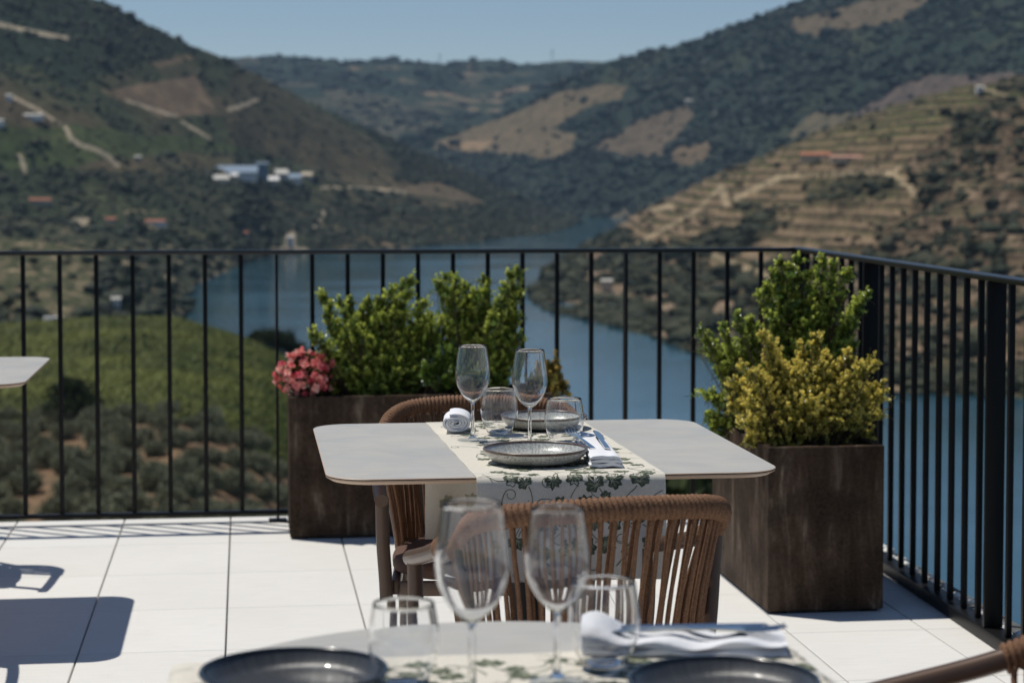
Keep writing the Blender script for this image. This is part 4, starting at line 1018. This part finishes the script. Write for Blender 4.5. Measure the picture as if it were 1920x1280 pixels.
hill('far_hills', useq(420, 1200, 5, -1500, 3600, 60),
     [(-1500, 140, 9000), (300, 128, 9000), (450, 108, 9000), (540, 104, 9300), (640, 116, 9000), (720, 111, 9400), (830, 121, 9000), (880, 113, 9400), (940, 113, 9400), (955, 122, 9000), (1000, 120, 9000), (1060, 115, 9000), (1120, 116, 9000), (1400, 130, 9000), (3600, 130, 9000)],
     [(-1500, 6200, -100), (3600, 6200, -100)], 120, cover_far, amp=75, scale=1100., seed=40, power=.8)
hill('massif', useq(700, 1930, 5, 700, 3600, 40),
     [(700, 300, 6800), (740, 262, 6700), (800, 246, 6600), (900, 236, 6500), (960, 208, 6400), (1060, 152, 6300), (1130, 118, 6200), (1240, 92, 6100), (1340, 62, 6000), (1420, 32, 5900), (1500, 4, 5800), (1560, -12, 5700), (1700, -45, 5600), (1920, -95, 5500), (2600, -250, 5200), (3600, -300, 5000)],
     [(700, 5900, -106.5), (1000, 5500, -106.5), (1200, 5300, -106.5), (1500, 4600, -106.5), (1920, 3800, -106.5), (3600, 3400, -106.5)], 200, cover_massif, amp=60, scale=900., seed=50, power=.95)
hill('vineyard_mountain', useq(-60, 1090, 4, -2200, 1090, 30),
     [(-2200, -400, 3100), (-900, -280, 3200), (-400, -170, 3250), (0, -70, 3350), (100, -30, 3400), (200, 5, 3480), (290, 52, 3580), (380, 93, 3700), (450, 124, 3850), (520, 160, 3950), (600, 201, 4100), (680, 238, 4250), (740, 264, 4350), (820, 297, 4550), (900, 332, 4700), (1000, 380, 4850), (1050, 398, 4900), (1090, 412, 4950)],
     [(-2200, 2000, -100), (0, 2300, -100), (335, 2400, -104), (400, 2425, -106.5)] + wbase([(440, 500), (500, 482), (560, 476), (640, 472), (740, 468), (800, 463), (880, 456), (960, 446), (1010, 440), (1060, 430), (1080, 420), (1090, 414)]), 300, cover_left, amp=42, scale=520., seed=60, power=1.15)
hill('terraced_hill', useq(1003, 1930, 3, 1003, 4200, 25),
     [(1003, 545, 1860), (1012, 528, 1990), (1030, 505, 2150), (1080, 470, 2500), (1130, 440, 2800), (1165, 415, 3000), (1200, 392, 3000), (1250, 368, 2950), (1350, 320, 2900), (1450, 280, 2800), (1560, 234, 2750), (1650, 202, 2700), (1760, 168, 2600), (1850, 150, 2550), (1920, 140, 2500), (2400, 60, 2300), (4200, -200, 2000)],
     wbase([(1003, 556), (1012, 572), (1030, 583), (1080, 594), (1120, 604), (1150, 611), (1220, 632), (1300, 662), (1350, 682), (1420, 702), (1500, 718), (1660, 738), (1920, 748), (2500, 765), (4200, 790)]), 420, cover_terraced, amp=30, scale=360., seed=70, power=.92, step=STEP)
def bank():
    """low ground and spur on the inlet side of the river, running along the line of sight"""
    U = useq(-60, 470, 4, -2600, 470, 40); D = np.linspace(1050, 2900, 190); UU, DD = np.meshgrid(U, D)
    ush = np.interp(DD, [1050, 1300, 1590, 1940, 2190, 2330, 2450, 2900], [300, 320, 350, 356, 402, 430, 445, 470]); ush = ush + 6 * fbm(DD / 60, DD * 0 + 3, 4, 5)
    L = (ush - UU) / F * DD; h = np.where(L > 0, ZW - 1 + 26 * (1 - np.exp(-L / 55)) + .13 * L, ZW - 1 + .3 * L); h = np.maximum(h, ZW - 8) - np.clip((DD - 2350) / 550, 0, 1) * np.maximum(L, 0) * .12
    P = land(UU, DD, h); n = fbm(P[..., 0] / 120, P[..., 1] / 120, 5, 12); P[..., 2] += np.clip(L / 60, 0, 1) * (7 * n + 2 * fbm(P[..., 0] / 20, P[..., 1] / 20, 4, 13))
    u, v, _ = uv_of(P); C = np.ones(P.shape) * np.array((.038, .046, .026)); C = mixc(C, np.clip(n * 2, 0, 1), (.062, .060, .036), .7)
    terr = (UU < 175) & (DD > 1150) & (DD < 2000); q = (P[..., 2] / 3.2) % 1; C = mixc(C, terr, (.062, .072, .032), .8); C = mixc(C, terr & (q > .7), (.15, .12, .075), .8)
    dens = np.where(terr, .12, 1.3) * (L > 2)
    rock = (fbm(P[..., 0] / 14, P[..., 1] / 14, 3, 19) > .38); C = mixc(C, rock, (.30, .235, .155), .8)
    C = mixc(C, (L < 5) & (n > -.05), (.24, .19, .13), .7)
    nr, nu = UU.shape; I = np.arange(nr * nu).reshape(nr, nu); Fq = np.stack([I[:-1, :-1], I[:-1, 1:], I[1:, 1:], I[1:, :-1]], -1).reshape(-1, 4)
    o = np_mesh('river_bank', P.reshape(-1, 3), Fq, M['terrain'], C.reshape(-1, 3), smooth=True); o['kind'] = 'structure'; HILLS['bank'] = (P, u, v, dens)
bank()
woods('bank_woodland', 'dark trees and scrub along the inlet below the mountain', 'bank', 2600, (2.2, 5.5), (.017, .026, .015), (.045, .052, .028), 6)
woods('woodland', 'dark scrub and woods on the mountain across the river', 'vineyard_mountain', 22000, (1.6, 4.0), (.024, .033, .019), (.050, .056, .031), 1)
woods('distant_woodland', 'bluish forest on the highest slopes', 'massif', 20000, (4.5, 10), (.018, .029, .022), (.027, .040, .029), 2)
woods('far_woodland', 'blue hazy woods on the farthest hills', 'far_hills', 8000, (5, 12), (.016, .027, .022), (.024, .036, .027), 4)
woods('hillside_scrub', 'small olive green scrub scattered over the terraced hill', 'terraced_hill', 14000, (1.3, 4.2), (.018, .026, .014), (.060, .062, .032), 3)

# the spur and the ground below the terrace
def e_profile():
    return None
E_D = np.array([6, 9.5, 14, 30, 60, 110, 160, 200, 240, 280, 320, 350, 380, 420, 460, 500, 540, 600, 700, 900, 1200, 1500.])
E_H = np.array([-3.5, -3.8, -5.5, -11, -19, -27, -31.5, -34.5, -36.4, -37.8, -38.8, -39.2, -38.8, -37.6, -36, -34.4, -37, -45, -62, -85, -98, -106.5])
def ground_h(u, d):
    """height below the terrace: a shoulder with an olive grove and a vineyard knoll towards the left, a steep bank to the river elsewhere"""
    h = np.interp(d, E_D, E_H)
    crest = np.interp(u, [-3500, -300, 0, 200, 330, 420, 490, 560, 640, 760, 900, 1050, 1300, 4000], [6, 3, -1.2, 0, .3, -2.5, -6, -11.5, -18, -27, -40, -56, -72, -74])
    k = np.clip((d - 15) / 330, 0, 1) ** .8; h = h + crest * k
    steep = np.interp(u, [900, 1150, 1500, 4200], [0, 1, 1, 1]); hs = np.interp(d, [6, 9, 30, 60, 120, 200, 300, 1500], [-3.5, -6, -24, -44, -78, -104, -112, -118])
    return h * (1 - steep) + hs * steep
def near_ground():
    U = useq(-150, 1000, 5, -5200, 4400, 60); D = np.concatenate([np.geomspace(6, 190, 60), np.linspace(192, 560, 230), np.geomspace(565, 1500, 60)])
    UU, DD = np.meshgrid(U, D); hh = ground_h(UU, DD); P = land(UU, DD, hh)
    n = fbm(P[..., 0] / 40, P[..., 1] / 40, 5, 90); n2 = fbm(P[..., 0] / 7, P[..., 1] / 7, 4, 91)
    P[..., 2] += n * np.clip(DD / 200, 0, 1) * 1.0 + n2 * .25 * np.clip(DD / 60, 0, 1)
    C = np.ones(P.shape) * np.array((.205, .138, .086)); C = mixc(C, n2 > .12, (.12, .10, .055), .6)
    vin = DD > 333 + 9 * n; C = mixc(C, vin, (.105, .095, .045), .9)
    u_, v_, _ = uv_of(P)
    C = mixc(C, near_line([(455, 630), (520, 668), (560, 690)], 7, u_, v_) & vin, (.30, .20, .13), .8)
    C = mixc(C, near_line([(-60, 606), (60, 612), (200, 605)], 3.5, u_, v_) & vin, (.36, .27, .18), .8)
    C = mixc(C, (DD > 560), (.06, .06, .032), .8); C = mixc(C, (UU > 950), (.055, .055, .03), .8)
    nr, nu = UU.shape; I = np.arange(nr * nu).reshape(nr, nu)
    Fq = np.stack([I[:-1, :-1], I[:-1, 1:], I[1:, 1:], I[1:, :-1]], -1).reshape(-1, 4)
    o = np_mesh('near_hillside', P.reshape(-1, 3), Fq, M['near'], C.reshape(-1, 3), smooth=True); o['kind'] = 'structure'
    HILLS['near'] = (P, u_, v_, vin.astype(float)); return P, U, D
NP_, NU_, ND_ = near_ground()
def ground_pt(u, d):
    i = np.clip(np.searchsorted(NU_, u), 0, len(NU_) - 1); j = np.clip(np.searchsorted(ND_, d), 0, len(ND_) - 1); p = land(u, d, 0.0); return np.array([p[0], p[1], NP_[j, i, 2]])

def vineyard():
    """rows of vines: bumpy hedges following the knoll"""
    rg = np.random.default_rng(5); V = []; Fc = []; Cc = []; nb = 0
    rows = np.arange(326, 545, 2.9)
    for r in rows:
        us = np.arange(-1500, 640, 5.0); d = r + 4 * np.sin(us / 300.0) + (us - 200) * .02; ok = d > 335 + 9 * fbm(us / 90.0, us * 0 + r * .07, 3, 4)
        us = us[ok]; d = d[ok]
        if len(us) < 4: continue
        k = np.clip(np.searchsorted(NU_, us), 0, len(NU_) - 1); j = np.clip(np.searchsorted(ND_, d), 0, len(ND_) - 1)
        P = land(us, d, NP_[j, k, 2]); n = len(us)
        hgt = .95 + .5 * rg.random(n); wd = .55 + .3 * rg.random(n)
        vr, vc = np.array([sY, cY, 0]), np.array([0, 0, 1.0])
        ring = np.stack([P - vr * wd[:, None] + vc * .15, P - vr * (wd * .8)[:, None] + vc * (hgt * .7)[:, None], P + vc * hgt[:, None] * 1.05 + rg.normal(size=(n, 3)) * .12, P + vr * (wd * .8)[:, None] + vc * (hgt * .7)[:, None], P + vr * wd[:, None] + vc * .15], 1)
        V.append(ring.reshape(-1, 3)); I = np.arange(n * 5).reshape(n, 5) + nb
        Fc.append(np.stack([I[:-1, :-1], I[:-1, 1:], I[1:, 1:], I[1:, :-1]], -1).reshape(-1, 4)); nb += n * 5
        patch = fbm(P[:, 0] / 14, P[:, 1] / 14, 4, 33); c = lerp3((.055, .072, .016), (.135, .150, .032), np.clip(patch * 1.2 + .5 + .25 * rg.normal(size=n), 0, 1)); Cc.append(np.repeat(c, 5, 0))
    o = np_mesh('vineyard', np.concatenate(V), np.concatenate(Fc), M['treeleaf'], np.concatenate(Cc)); tag(o, 'green vineyard rows covering the knoll below the terrace', 'vineyard', kind='stuff')
vineyard()

# ---- trees as things: a trunk with limbs and a crown of leaf clumps
def tree_proto(name, crown_c, hgt, rad, seed, nleaf, leaf, c0, c1, tall=.8, low=.52):
    rg = np.random.default_rng(seed); root = empty(name)
    m = MB(); m.tube([(0, 0, -.6), (.05, .03, hgt * .22), (.0, .08, hgt * .40)], [rad * .10, rad * .075, rad * .055], 7)
    lob = []
    for k in range(7):
        a = k * 2.4 + rg.random(); e = (cos(a) * rad * .55, sin(a) * rad * .55, hgt * (low + .22 * rg.random())); lob.append(e)
        m.tube([(0, .05, hgt * min(.34, low)), (e[0] * .5, e[1] * .5, hgt * (low - .05)), e], [rad * .05, rad * .035, rad * .015], 5)
    lob.append((0, 0, hgt * (low + .24))); m.build('trunk', M['bark'], root)
    lob = np.array(lob); i = rg.integers(0, len(lob), nleaf); d = unit(rg.normal(size=(nleaf, 3))); rr = rg.random(nleaf) ** .4
    P = lob[i] + d * (rr * rad * .52)[:, None] * np.array([1, 1, tall]) + rg.normal(size=(nleaf, 3)) * .06 * rad
    V, Fq, C = leaves(P, unit(d + rg.normal(size=(nleaf, 3)) * .6), unit(d + rg.normal(size=(nleaf, 3)) * .5), leaf * rg.uniform(.6, 1.3, nleaf), leaf * .75 * rg.uniform(.6, 1.3, nleaf), lerp3(c0, c1, rg.random(nleaf)))
    # light and dark clumps
    np_mesh('crown', V, Fq, M['treeleaf'], C, root); return root
def used(proto, flag={}):
    if proto.name not in flag: flag[proto.name] = 1; return proto
    return copy_tree(proto)
olives = [tree_proto('olive_tree', None, 3.2, 2.1, 100 + k, 1500, .40, (.145, .155, .095), (.28, .29, .20), .95, low=.28) for k in range(4)]
def plant_olives():
    k = 0
    for d in np.arange(190, 346, 7.4):
        w = 7.2 / d * F
        for u in np.arange(-520 + (k % 2) * w / 2, 640, w):
            if random.random() < .19: continue
            dd = d + random.uniform(-1.8, 1.8); uu = u + random.uniform(-.2, .2) * w
            p = ground_pt(uu, dd); o = used(random.choice(olives)); s = random.uniform(.75, 1.25)
            o.location = p; o.rotation_euler = (0, 0, random.random() * 6.28); o.scale = (s, s, s * random.uniform(.9, 1.1))
            tag(o, 'grey green olive tree on the orange soil slope below the railing', 'olive tree', 'olive trees on the slope below the terrace')
        k += 1
plant_olives()
bigs = [tree_proto('broad_tree', None, 9, 4.2, 200 + k, 800, .9, (.020, .032, .014), (.060, .078, .030)) for k in range(3)]
def plant_big():
    for (u, v, s) in [(190, 470, 1), (165, 500, 1.1), (215, 500, .9), (250, 520, 1.2), (285, 500, 1), (300, 545, 1.2), (260, 570, 1.1), (330, 510, .9), (130, 480, .8), (390, 490, .9), (415, 505, .8), (230, 545, 1), (320, 580, 1), (30, 480, .9), (60, 500, .8), (350, 470, 1), (310, 462, 1), (400, 455, 1.1), (290, 465, .8), (200, 440, 1), (160, 455, .9), (240, 590, .9), (15, 575, .8), (60, 560, .7), (440, 480, .8), (270, 440, 1), (330, 445, .8)]:
        p = on_hill('bank' if v > 462 and u < 440 else 'vineyard_mountain', u, v); o = used(random.choice(bigs)); q = s * random.uniform(.85, 1.2) * np.linalg.norm(p) / 1500 * 1.05
        o.location = p; o.scale = (q, q, q); o.rotation_euler = (0, 0, random.random() * 6)
        tag(o, 'dark tree in the valley bottom between the river and the vineyard knoll', 'tree', 'dark trees in the valley bottom')
    for (u, d, s) in [(500, 505, .7), (522, 510, .9), (548, 514, .8), (572, 520, .75), (480, 508, .5), (600, 525, .8), (130, 340, .9), (105, 333, .6), (160, 338, .6), (1232, 36, .075), (1262, 37, .06)]:
        p = ground_pt(u, d); o = used(random.choice(bigs)); q = s; o.location = p; o.scale = (q, q, q); o.rotation_euler = (0, 0, random.random() * 6)
        if d < 100: tag(o, 'little green tree top showing under the laid table beyond the railing', 'tree', 'tree tops just beyond the terrace edge'); o.scale = (.5, .5, .5); o.location = land(u, d, float(H + slope_of(905) * d) - 4.1)
        elif u > 400: tag(o, 'dark shrubby tree on the crest of the vineyard knoll against the river', 'tree', 'trees on the crest of the vineyard knoll')
        else: tag(o, 'dark green tree at the seam between vineyard and olive grove', 'tree', 'dark trees between vineyard and olive grove')
plant_big()
bushes = []
for k in range(4):
    b = np_mesh('hillside_bush', np.zeros((3, 3)), np.array([[0, 1, 2]]), M['treeleaf'])
    bpy.data.objects.remove(b)
def bush_proto(seed):
    rg = np.random.default_rng(seed); n = 260; d = unit(rg.normal(size=(n, 3))); d[:, 2] = np.abs(d[:, 2]) * .9
    lump = 1 + .3 * np.sin(d[:, 0] * 5 + seed) * np.cos(d[:, 1] * 4)
    V, Fq, C = leaves(d * (lump * rg.random(n) ** .35)[:, None], unit(d + rg.normal(size=(n, 3)) * .6), unit(d + rg.normal(size=(n, 3)) * .4), .42 * rg.uniform(.6, 1.3, n), .34 * rg.uniform(.6, 1.3, n), lerp3((.024, .034, .016), (.070, .078, .036), rg.random(n)))
    return np_mesh('hillside_bush', V, Fq, M['treeleaf'], C)
bushes = [bush_proto(k) for k in range(5)]
def plant_bushes():
    P, uu, vv, dens = HILLS['terraced_hill']; rg = np.random.default_rng(77)
    w = dens * ((uu > 1000) & (uu < 1960) & (vv > 200)) * (P[..., 2] > ZW + 1); A = np.linalg.norm(np.gradient(P, axis=1), axis=-1); w = (w * A).ravel(); idx = rg.choice(w.size, 230, p=w / w.sum(), replace=False)
    for q in idx:
        p = P.reshape(-1, 3)[q]; o = used(bushes[rg.integers(5)]); s = rg.uniform(3.2, 7.5); o.location = p - np.array([0, 0, .2]); o.scale = (s, s, s * rg.uniform(.7, 1.0)); o.rotation_euler = (0, 0, rg.random() * 6)
        tag(o, 'dark green bush dotting the brown terraced hill across the river', 'bush', 'bushes dotted over the terraced hill')
plant_bushes()

# ---- houses
def house(name, label, p, w, d, h, rz=0, wall='whitewash', roof='clayroof', kind='gable', nwin=4, storeys=1, cat='house'):
    r = empty(name, tuple(p), rz); tag(r, label, cat); m = MB(); m.box((0, 0, h / 2 - 1.5), (w, d, h + 3)); m.build('wall', M[wall], r, smooth=False)
    m = MB(); e = .5; rh = d * .22 if kind == 'gable' else .5
    if kind == 'gable':
        x, y = w / 2 + e, d / 2 + e
        m.add([(-x, -y, h - .1), (x, -y, h - .1), (x, y, h - .1), (-x, y, h - .1), (-x, 0, h + rh), (x, 0, h + rh), (-x, -y, h - .4), (x, -y, h - .4), (x, y, h - .4), (-x, y, h - .4)],
              [(0, 1, 5, 4), (2, 3, 4, 5), (0, 4, 3), (1, 2, 5), (6, 9, 8, 7), (0, 6, 7, 1), (1, 7, 8, 2), (2, 8, 9, 3), (3, 9, 6, 0)])
    else: m.box((0, 0, h + .2), (w + e, d + e, .5))
    rf = m.build('roof', M[roof], r, smooth=False)
    for s_ in range(storeys):
        for k in range(nwin):
            x = w * ((k + .5) / nwin - .5) * .92; z = h / storeys * (s_ + .55)
            f = MB().box((x, -d / 2 - .03, z), (1.3, .12, 1.7)).build('window', M['windowdark'], r, smooth=False)
    MB().box((w * .05, -d / 2 - .035, 1.05), (1.2, .13, 2.2)).build('door', M['windowdark'], r, smooth=False)
    return r
A_ = 'vineyard_mountain'
vw = -YAW
house('farmhouse', 'low farmhouse with red tiled roof on the slope below the curving pale road', on_hill(A_, 80, 378), 26, 9, 4, vw + .2, 'cream')
house('farmhouse', 'small house with a pale red roof, smaller of the two side by side', on_hill(A_, 208, 412), 12, 8, 4, vw, 'cream', nwin=2)
house('farmhouse', 'white walled house with a long orange roof in the dark valley trees', on_hill(A_, 292, 416), 25, 9, 4.5, vw - .1)
house('white_house', 'white house high on the mountain slope where the pale road begins', on_hill(A_, 63, 218), 26, 10, 5, vw, 'whitewash', 'paleconc', nwin=5)
house('white_house', 'small white house at the very edge of the view on the mountain', on_hill(A_, 3, 233), 13, 10, 6, vw, 'whitewash', 'paleconc', nwin=2)
house('white_cottage', 'tiny white cottage alone above the white house on the mountain', on_hill(A_, 18, 182), 8, 7, 6, vw, 'whitewash', 'paleconc', nwin=2)
house('yellow_cottage', 'tiny pale yellow cottage near the end of the curving road', on_hill(A_, 263, 298), 9, 7, 6, vw, 'cream', 'paleconc', nwin=2)
house('boathouse', 'tall white building at the water under the wooded bank', on_hill(A_, 545, 458), 9, 8, 14, vw, 'whitewash', 'paleconc', nwin=2, storeys=3)
house('quay_house', 'white blurred house among dark trees at the head of the river inlet', on_hill('bank', 214, 575), 6, 6, 7, vw + .2, 'whitewash', 'paleconc', nwin=2, storeys=2)
house('pink_cottage', 'little pinkish cottage among the trees above the railing', on_hill(A_, 465, 440), 8, 7, 5, vw, 'cream', 'clayroof', nwin=2)
def winery():
    p = on_hill(A_, 485, 326); r = empty('winery', tuple(p), vw + .12); tag(r, 'long winery with blue grey roofs, white walls and a square tower on the mountain side', 'winery')
    p0 = np.array(p); cr, sr = cos(vw + .12), sin(vw + .12)
    def blk(nm, x, y, w, d, h, wall, roof, rh=.6, win=0):
        x *= .74; w *= .74; d *= .8; h *= .72; g = on_hill(A_, 485 + x * F / 4000, 330 - y * .25) - p0; x, y, zb = g[0] * cr + g[1] * sr, -g[0] * sr + g[1] * cr, g[2] - 1
        b = MB().box((x, y, zb + h / 2 - 4), (w, d, h + 8)).build(nm, M[wall], r, smooth=False)
        w2, d2, z0, z1 = w / 2 + .5, d / 2 + .6, zb + h, zb + h + d * (.42 if nm != 'tower' else .12)
        MB().add([(x - w2, y - d2, z0), (x + w2, y - d2, z0), (x + w2, y + d2, z1), (x - w2, y + d2, z1), (x - w2, y - d2, z0 - .5), (x + w2, y - d2, z0 - .5), (x + w2, y + d2, z0 - .5), (x - w2, y + d2, z0 - .5)],
                 [(0, 1, 2, 3), (0, 4, 5, 1), (1, 5, 6, 2), (2, 6, 7, 3), (3, 7, 4, 0), (4, 7, 6, 5)]).build('roof', M[roof], b, smooth=False)
        for k in range(win): MB().box((x + w * ((k + .5) / win - .5) * .94, y - d / 2 - .05, zb + h * .5), (2.4, .2, 2.2)).build('window', M['windowdark'], b, smooth=False)
    blk('cellar_hall', -52, 14, 84, 30, 8, 'whitewash', 'slateroof', 3.5, 8)
    blk('tower', 14, 8, 26, 22, 31, 'slateroof', 'slateroof', 1.5, 3)
    blk('wing', 62, 6, 30, 22, 10, 'paleconc', 'paleconc', 1.2, 5)
    blk('wing', 92, -10, 40, 22, 6, 'whitewash', 'slateroof', .8, 4)
    blk('annex', -104, -14, 36, 18, 5, 'paleconc', 'paleconc', .8, 4)
    blk('annex', -56, -20, 14, 12, 9, 'cream', 'whitewash', .8, 1)
    blk('annex', 34, -24, 36, 18, 5, 'paleconc', 'whitewash', .8, 4)
    blk('annex', 134, -6, 24, 16, 9, 'cream', 'cream', .6, 2)
winery()
D_ = 'terraced_hill'
house('farmhouse', 'long red roofed farmhouse among the vine terraces of the brown hill', on_hill(D_, 1527, 294), 30, 12, 5, vw - .15, 'cream')
house('barn', 'pinkish roofed low barn joined to the long farmhouse on the brown hill', on_hill(D_, 1582, 304), 30, 10, 3, vw - .05, 'cream', 'fadedclay', cat='barn')
house('white_cottage', 'tiny white cottage on the crest of the terraced hill', on_hill(D_, 1836, 168), 8, 7, 6, vw, 'whitewash', 'paleconc', nwin=2)
house('ruin', 'small pale stone house above the rocky shore of the terraced hill', on_hill(D_, 1138, 543), 10, 8, 11, vw, 'cream', 'paleconc', nwin=2, storeys=2)
house('stone_cottage', 'tiny pale cottage on the purplish slope behind the terraced hill', on_hill('massif', 1290, 189), 18, 14, 9, vw, 'cream', 'paleconc', nwin=2)
# low weir across the far bend
wd = float(dist_water(404.5)); 
o = MB().box((0, 0, 0), (105, 8, 11)).build('river_weir', M['paleconc'], smooth=False); o.location = tuple(land(1100, wd, ZW + 2)); o.rotation_euler = (0, 0, vw); tag(o, 'low pale concrete dam across the far bend of the river', 'dam')
# masts on the skyline
def mast(u, v, h):
    p = on_hill('far_hills', u, v); r = empty('pylon', tuple(p), vw); return r
for (u, hh, lb) in ((1036, 70, 'thin lattice pylon on the skyline, taller of the two above the far hills'), (825, 50, 'thin lattice pylon on the skyline above the middle of the far hills, shorter one')):
    p = on_hill('far_hills', u, 118); r = empty('pylon', tuple(p), vw); tag(r, lb, 'pylon'); m = MB()
    for sx, sy in ((-1, -1), (1, -1), (1, 1), (-1, 1)): m.tube([(sx * 5, sy * 5, -8), (sx * 1.2, sy * 1.2, hh)], .5, 4)
    for k in range(9):
        z = hh * k / 9; q = 5 - 3.8 * k / 9
        for a, b in (((-q, -q), (q, -q)), ((q, -q), (q, q)), ((q, q), (-q, q)), ((-q, q), (-q, -q))): m.tube([(a[0], a[1], z), (b[0], b[1], z + hh / 9)], .25, 4)
    m.build('tower', M['steelblue'], r, smooth=False)
    m = MB()
    for z in (hh * .8, hh * .92): m.box((0, 0, z), (16, 1, 1))
    m.build('arms', M['steelblue'], r, smooth=False)
# parked van on the track at the head of the vineyard
def van():
    p = ground_pt(98, 520); r = empty('parked_van', tuple(p), vw + .3); tag(r, 'white van parked on the track beyond the vineyard', 'van'); r.location.z += .1
    MB().box((0, 0, 1.45), (4.6, 1.9, 1.7), bev=.25).build('body', M['whitewash'], r)
    MB().box((1.0, 0, 1.75), (2.0, 1.93, .6), bev=.1).build('window', M['windowdark'], r)
    for sx in (-1.4, 1.4):
        for sy in (-.85, .85):
            m = MB(); m.tube([(sx, sy - .12, .36), (sx, sy + .12, .36)], .36, 16); m.build('wheel', M['black'], r)
van()

# ---- river and air
def river():
    V = np.array([(-11900, -2900, ZW), (13900, -2900, ZW), (13900, 11500, ZW), (-11900, 11500, ZW)]); o = np_mesh('river_water', V, np.array([[0, 1, 2, 3]]), M['water']); o['kind'] = 'structure'
    V = V.copy(); V[:, 2] = -118.9; o = np_mesh('river_bed', V, np.array([[0, 1, 2, 3]]), M['soil']); o['kind'] = 'structure'
river()
def haze():
    m = bpy.data.materials.new('thin_air'); m.use_nodes = True; t = m.node_tree; t.nodes.clear()
    o = t.nodes.new('ShaderNodeOutputMaterial'); pv = t.nodes.new('ShaderNodeVolumePrincipled'); pv.inputs['Density'].default_value = HAZE; pv.inputs['Color'].default_value = (.46, .68, .95, 1); pv.inputs['Anisotropy'].default_value = 0.0
    t.links.new(pv.outputs[0], o.inputs['Volume'])
    b = MB().box((1000, 4300, 400), (26000, 14600, 1040)).build('haze', m, smooth=False); b['kind'] = 'stuff'; tag(b, 'thin blue haze in the valley', 'haze')
HAZE = 2.7e-5
haze()
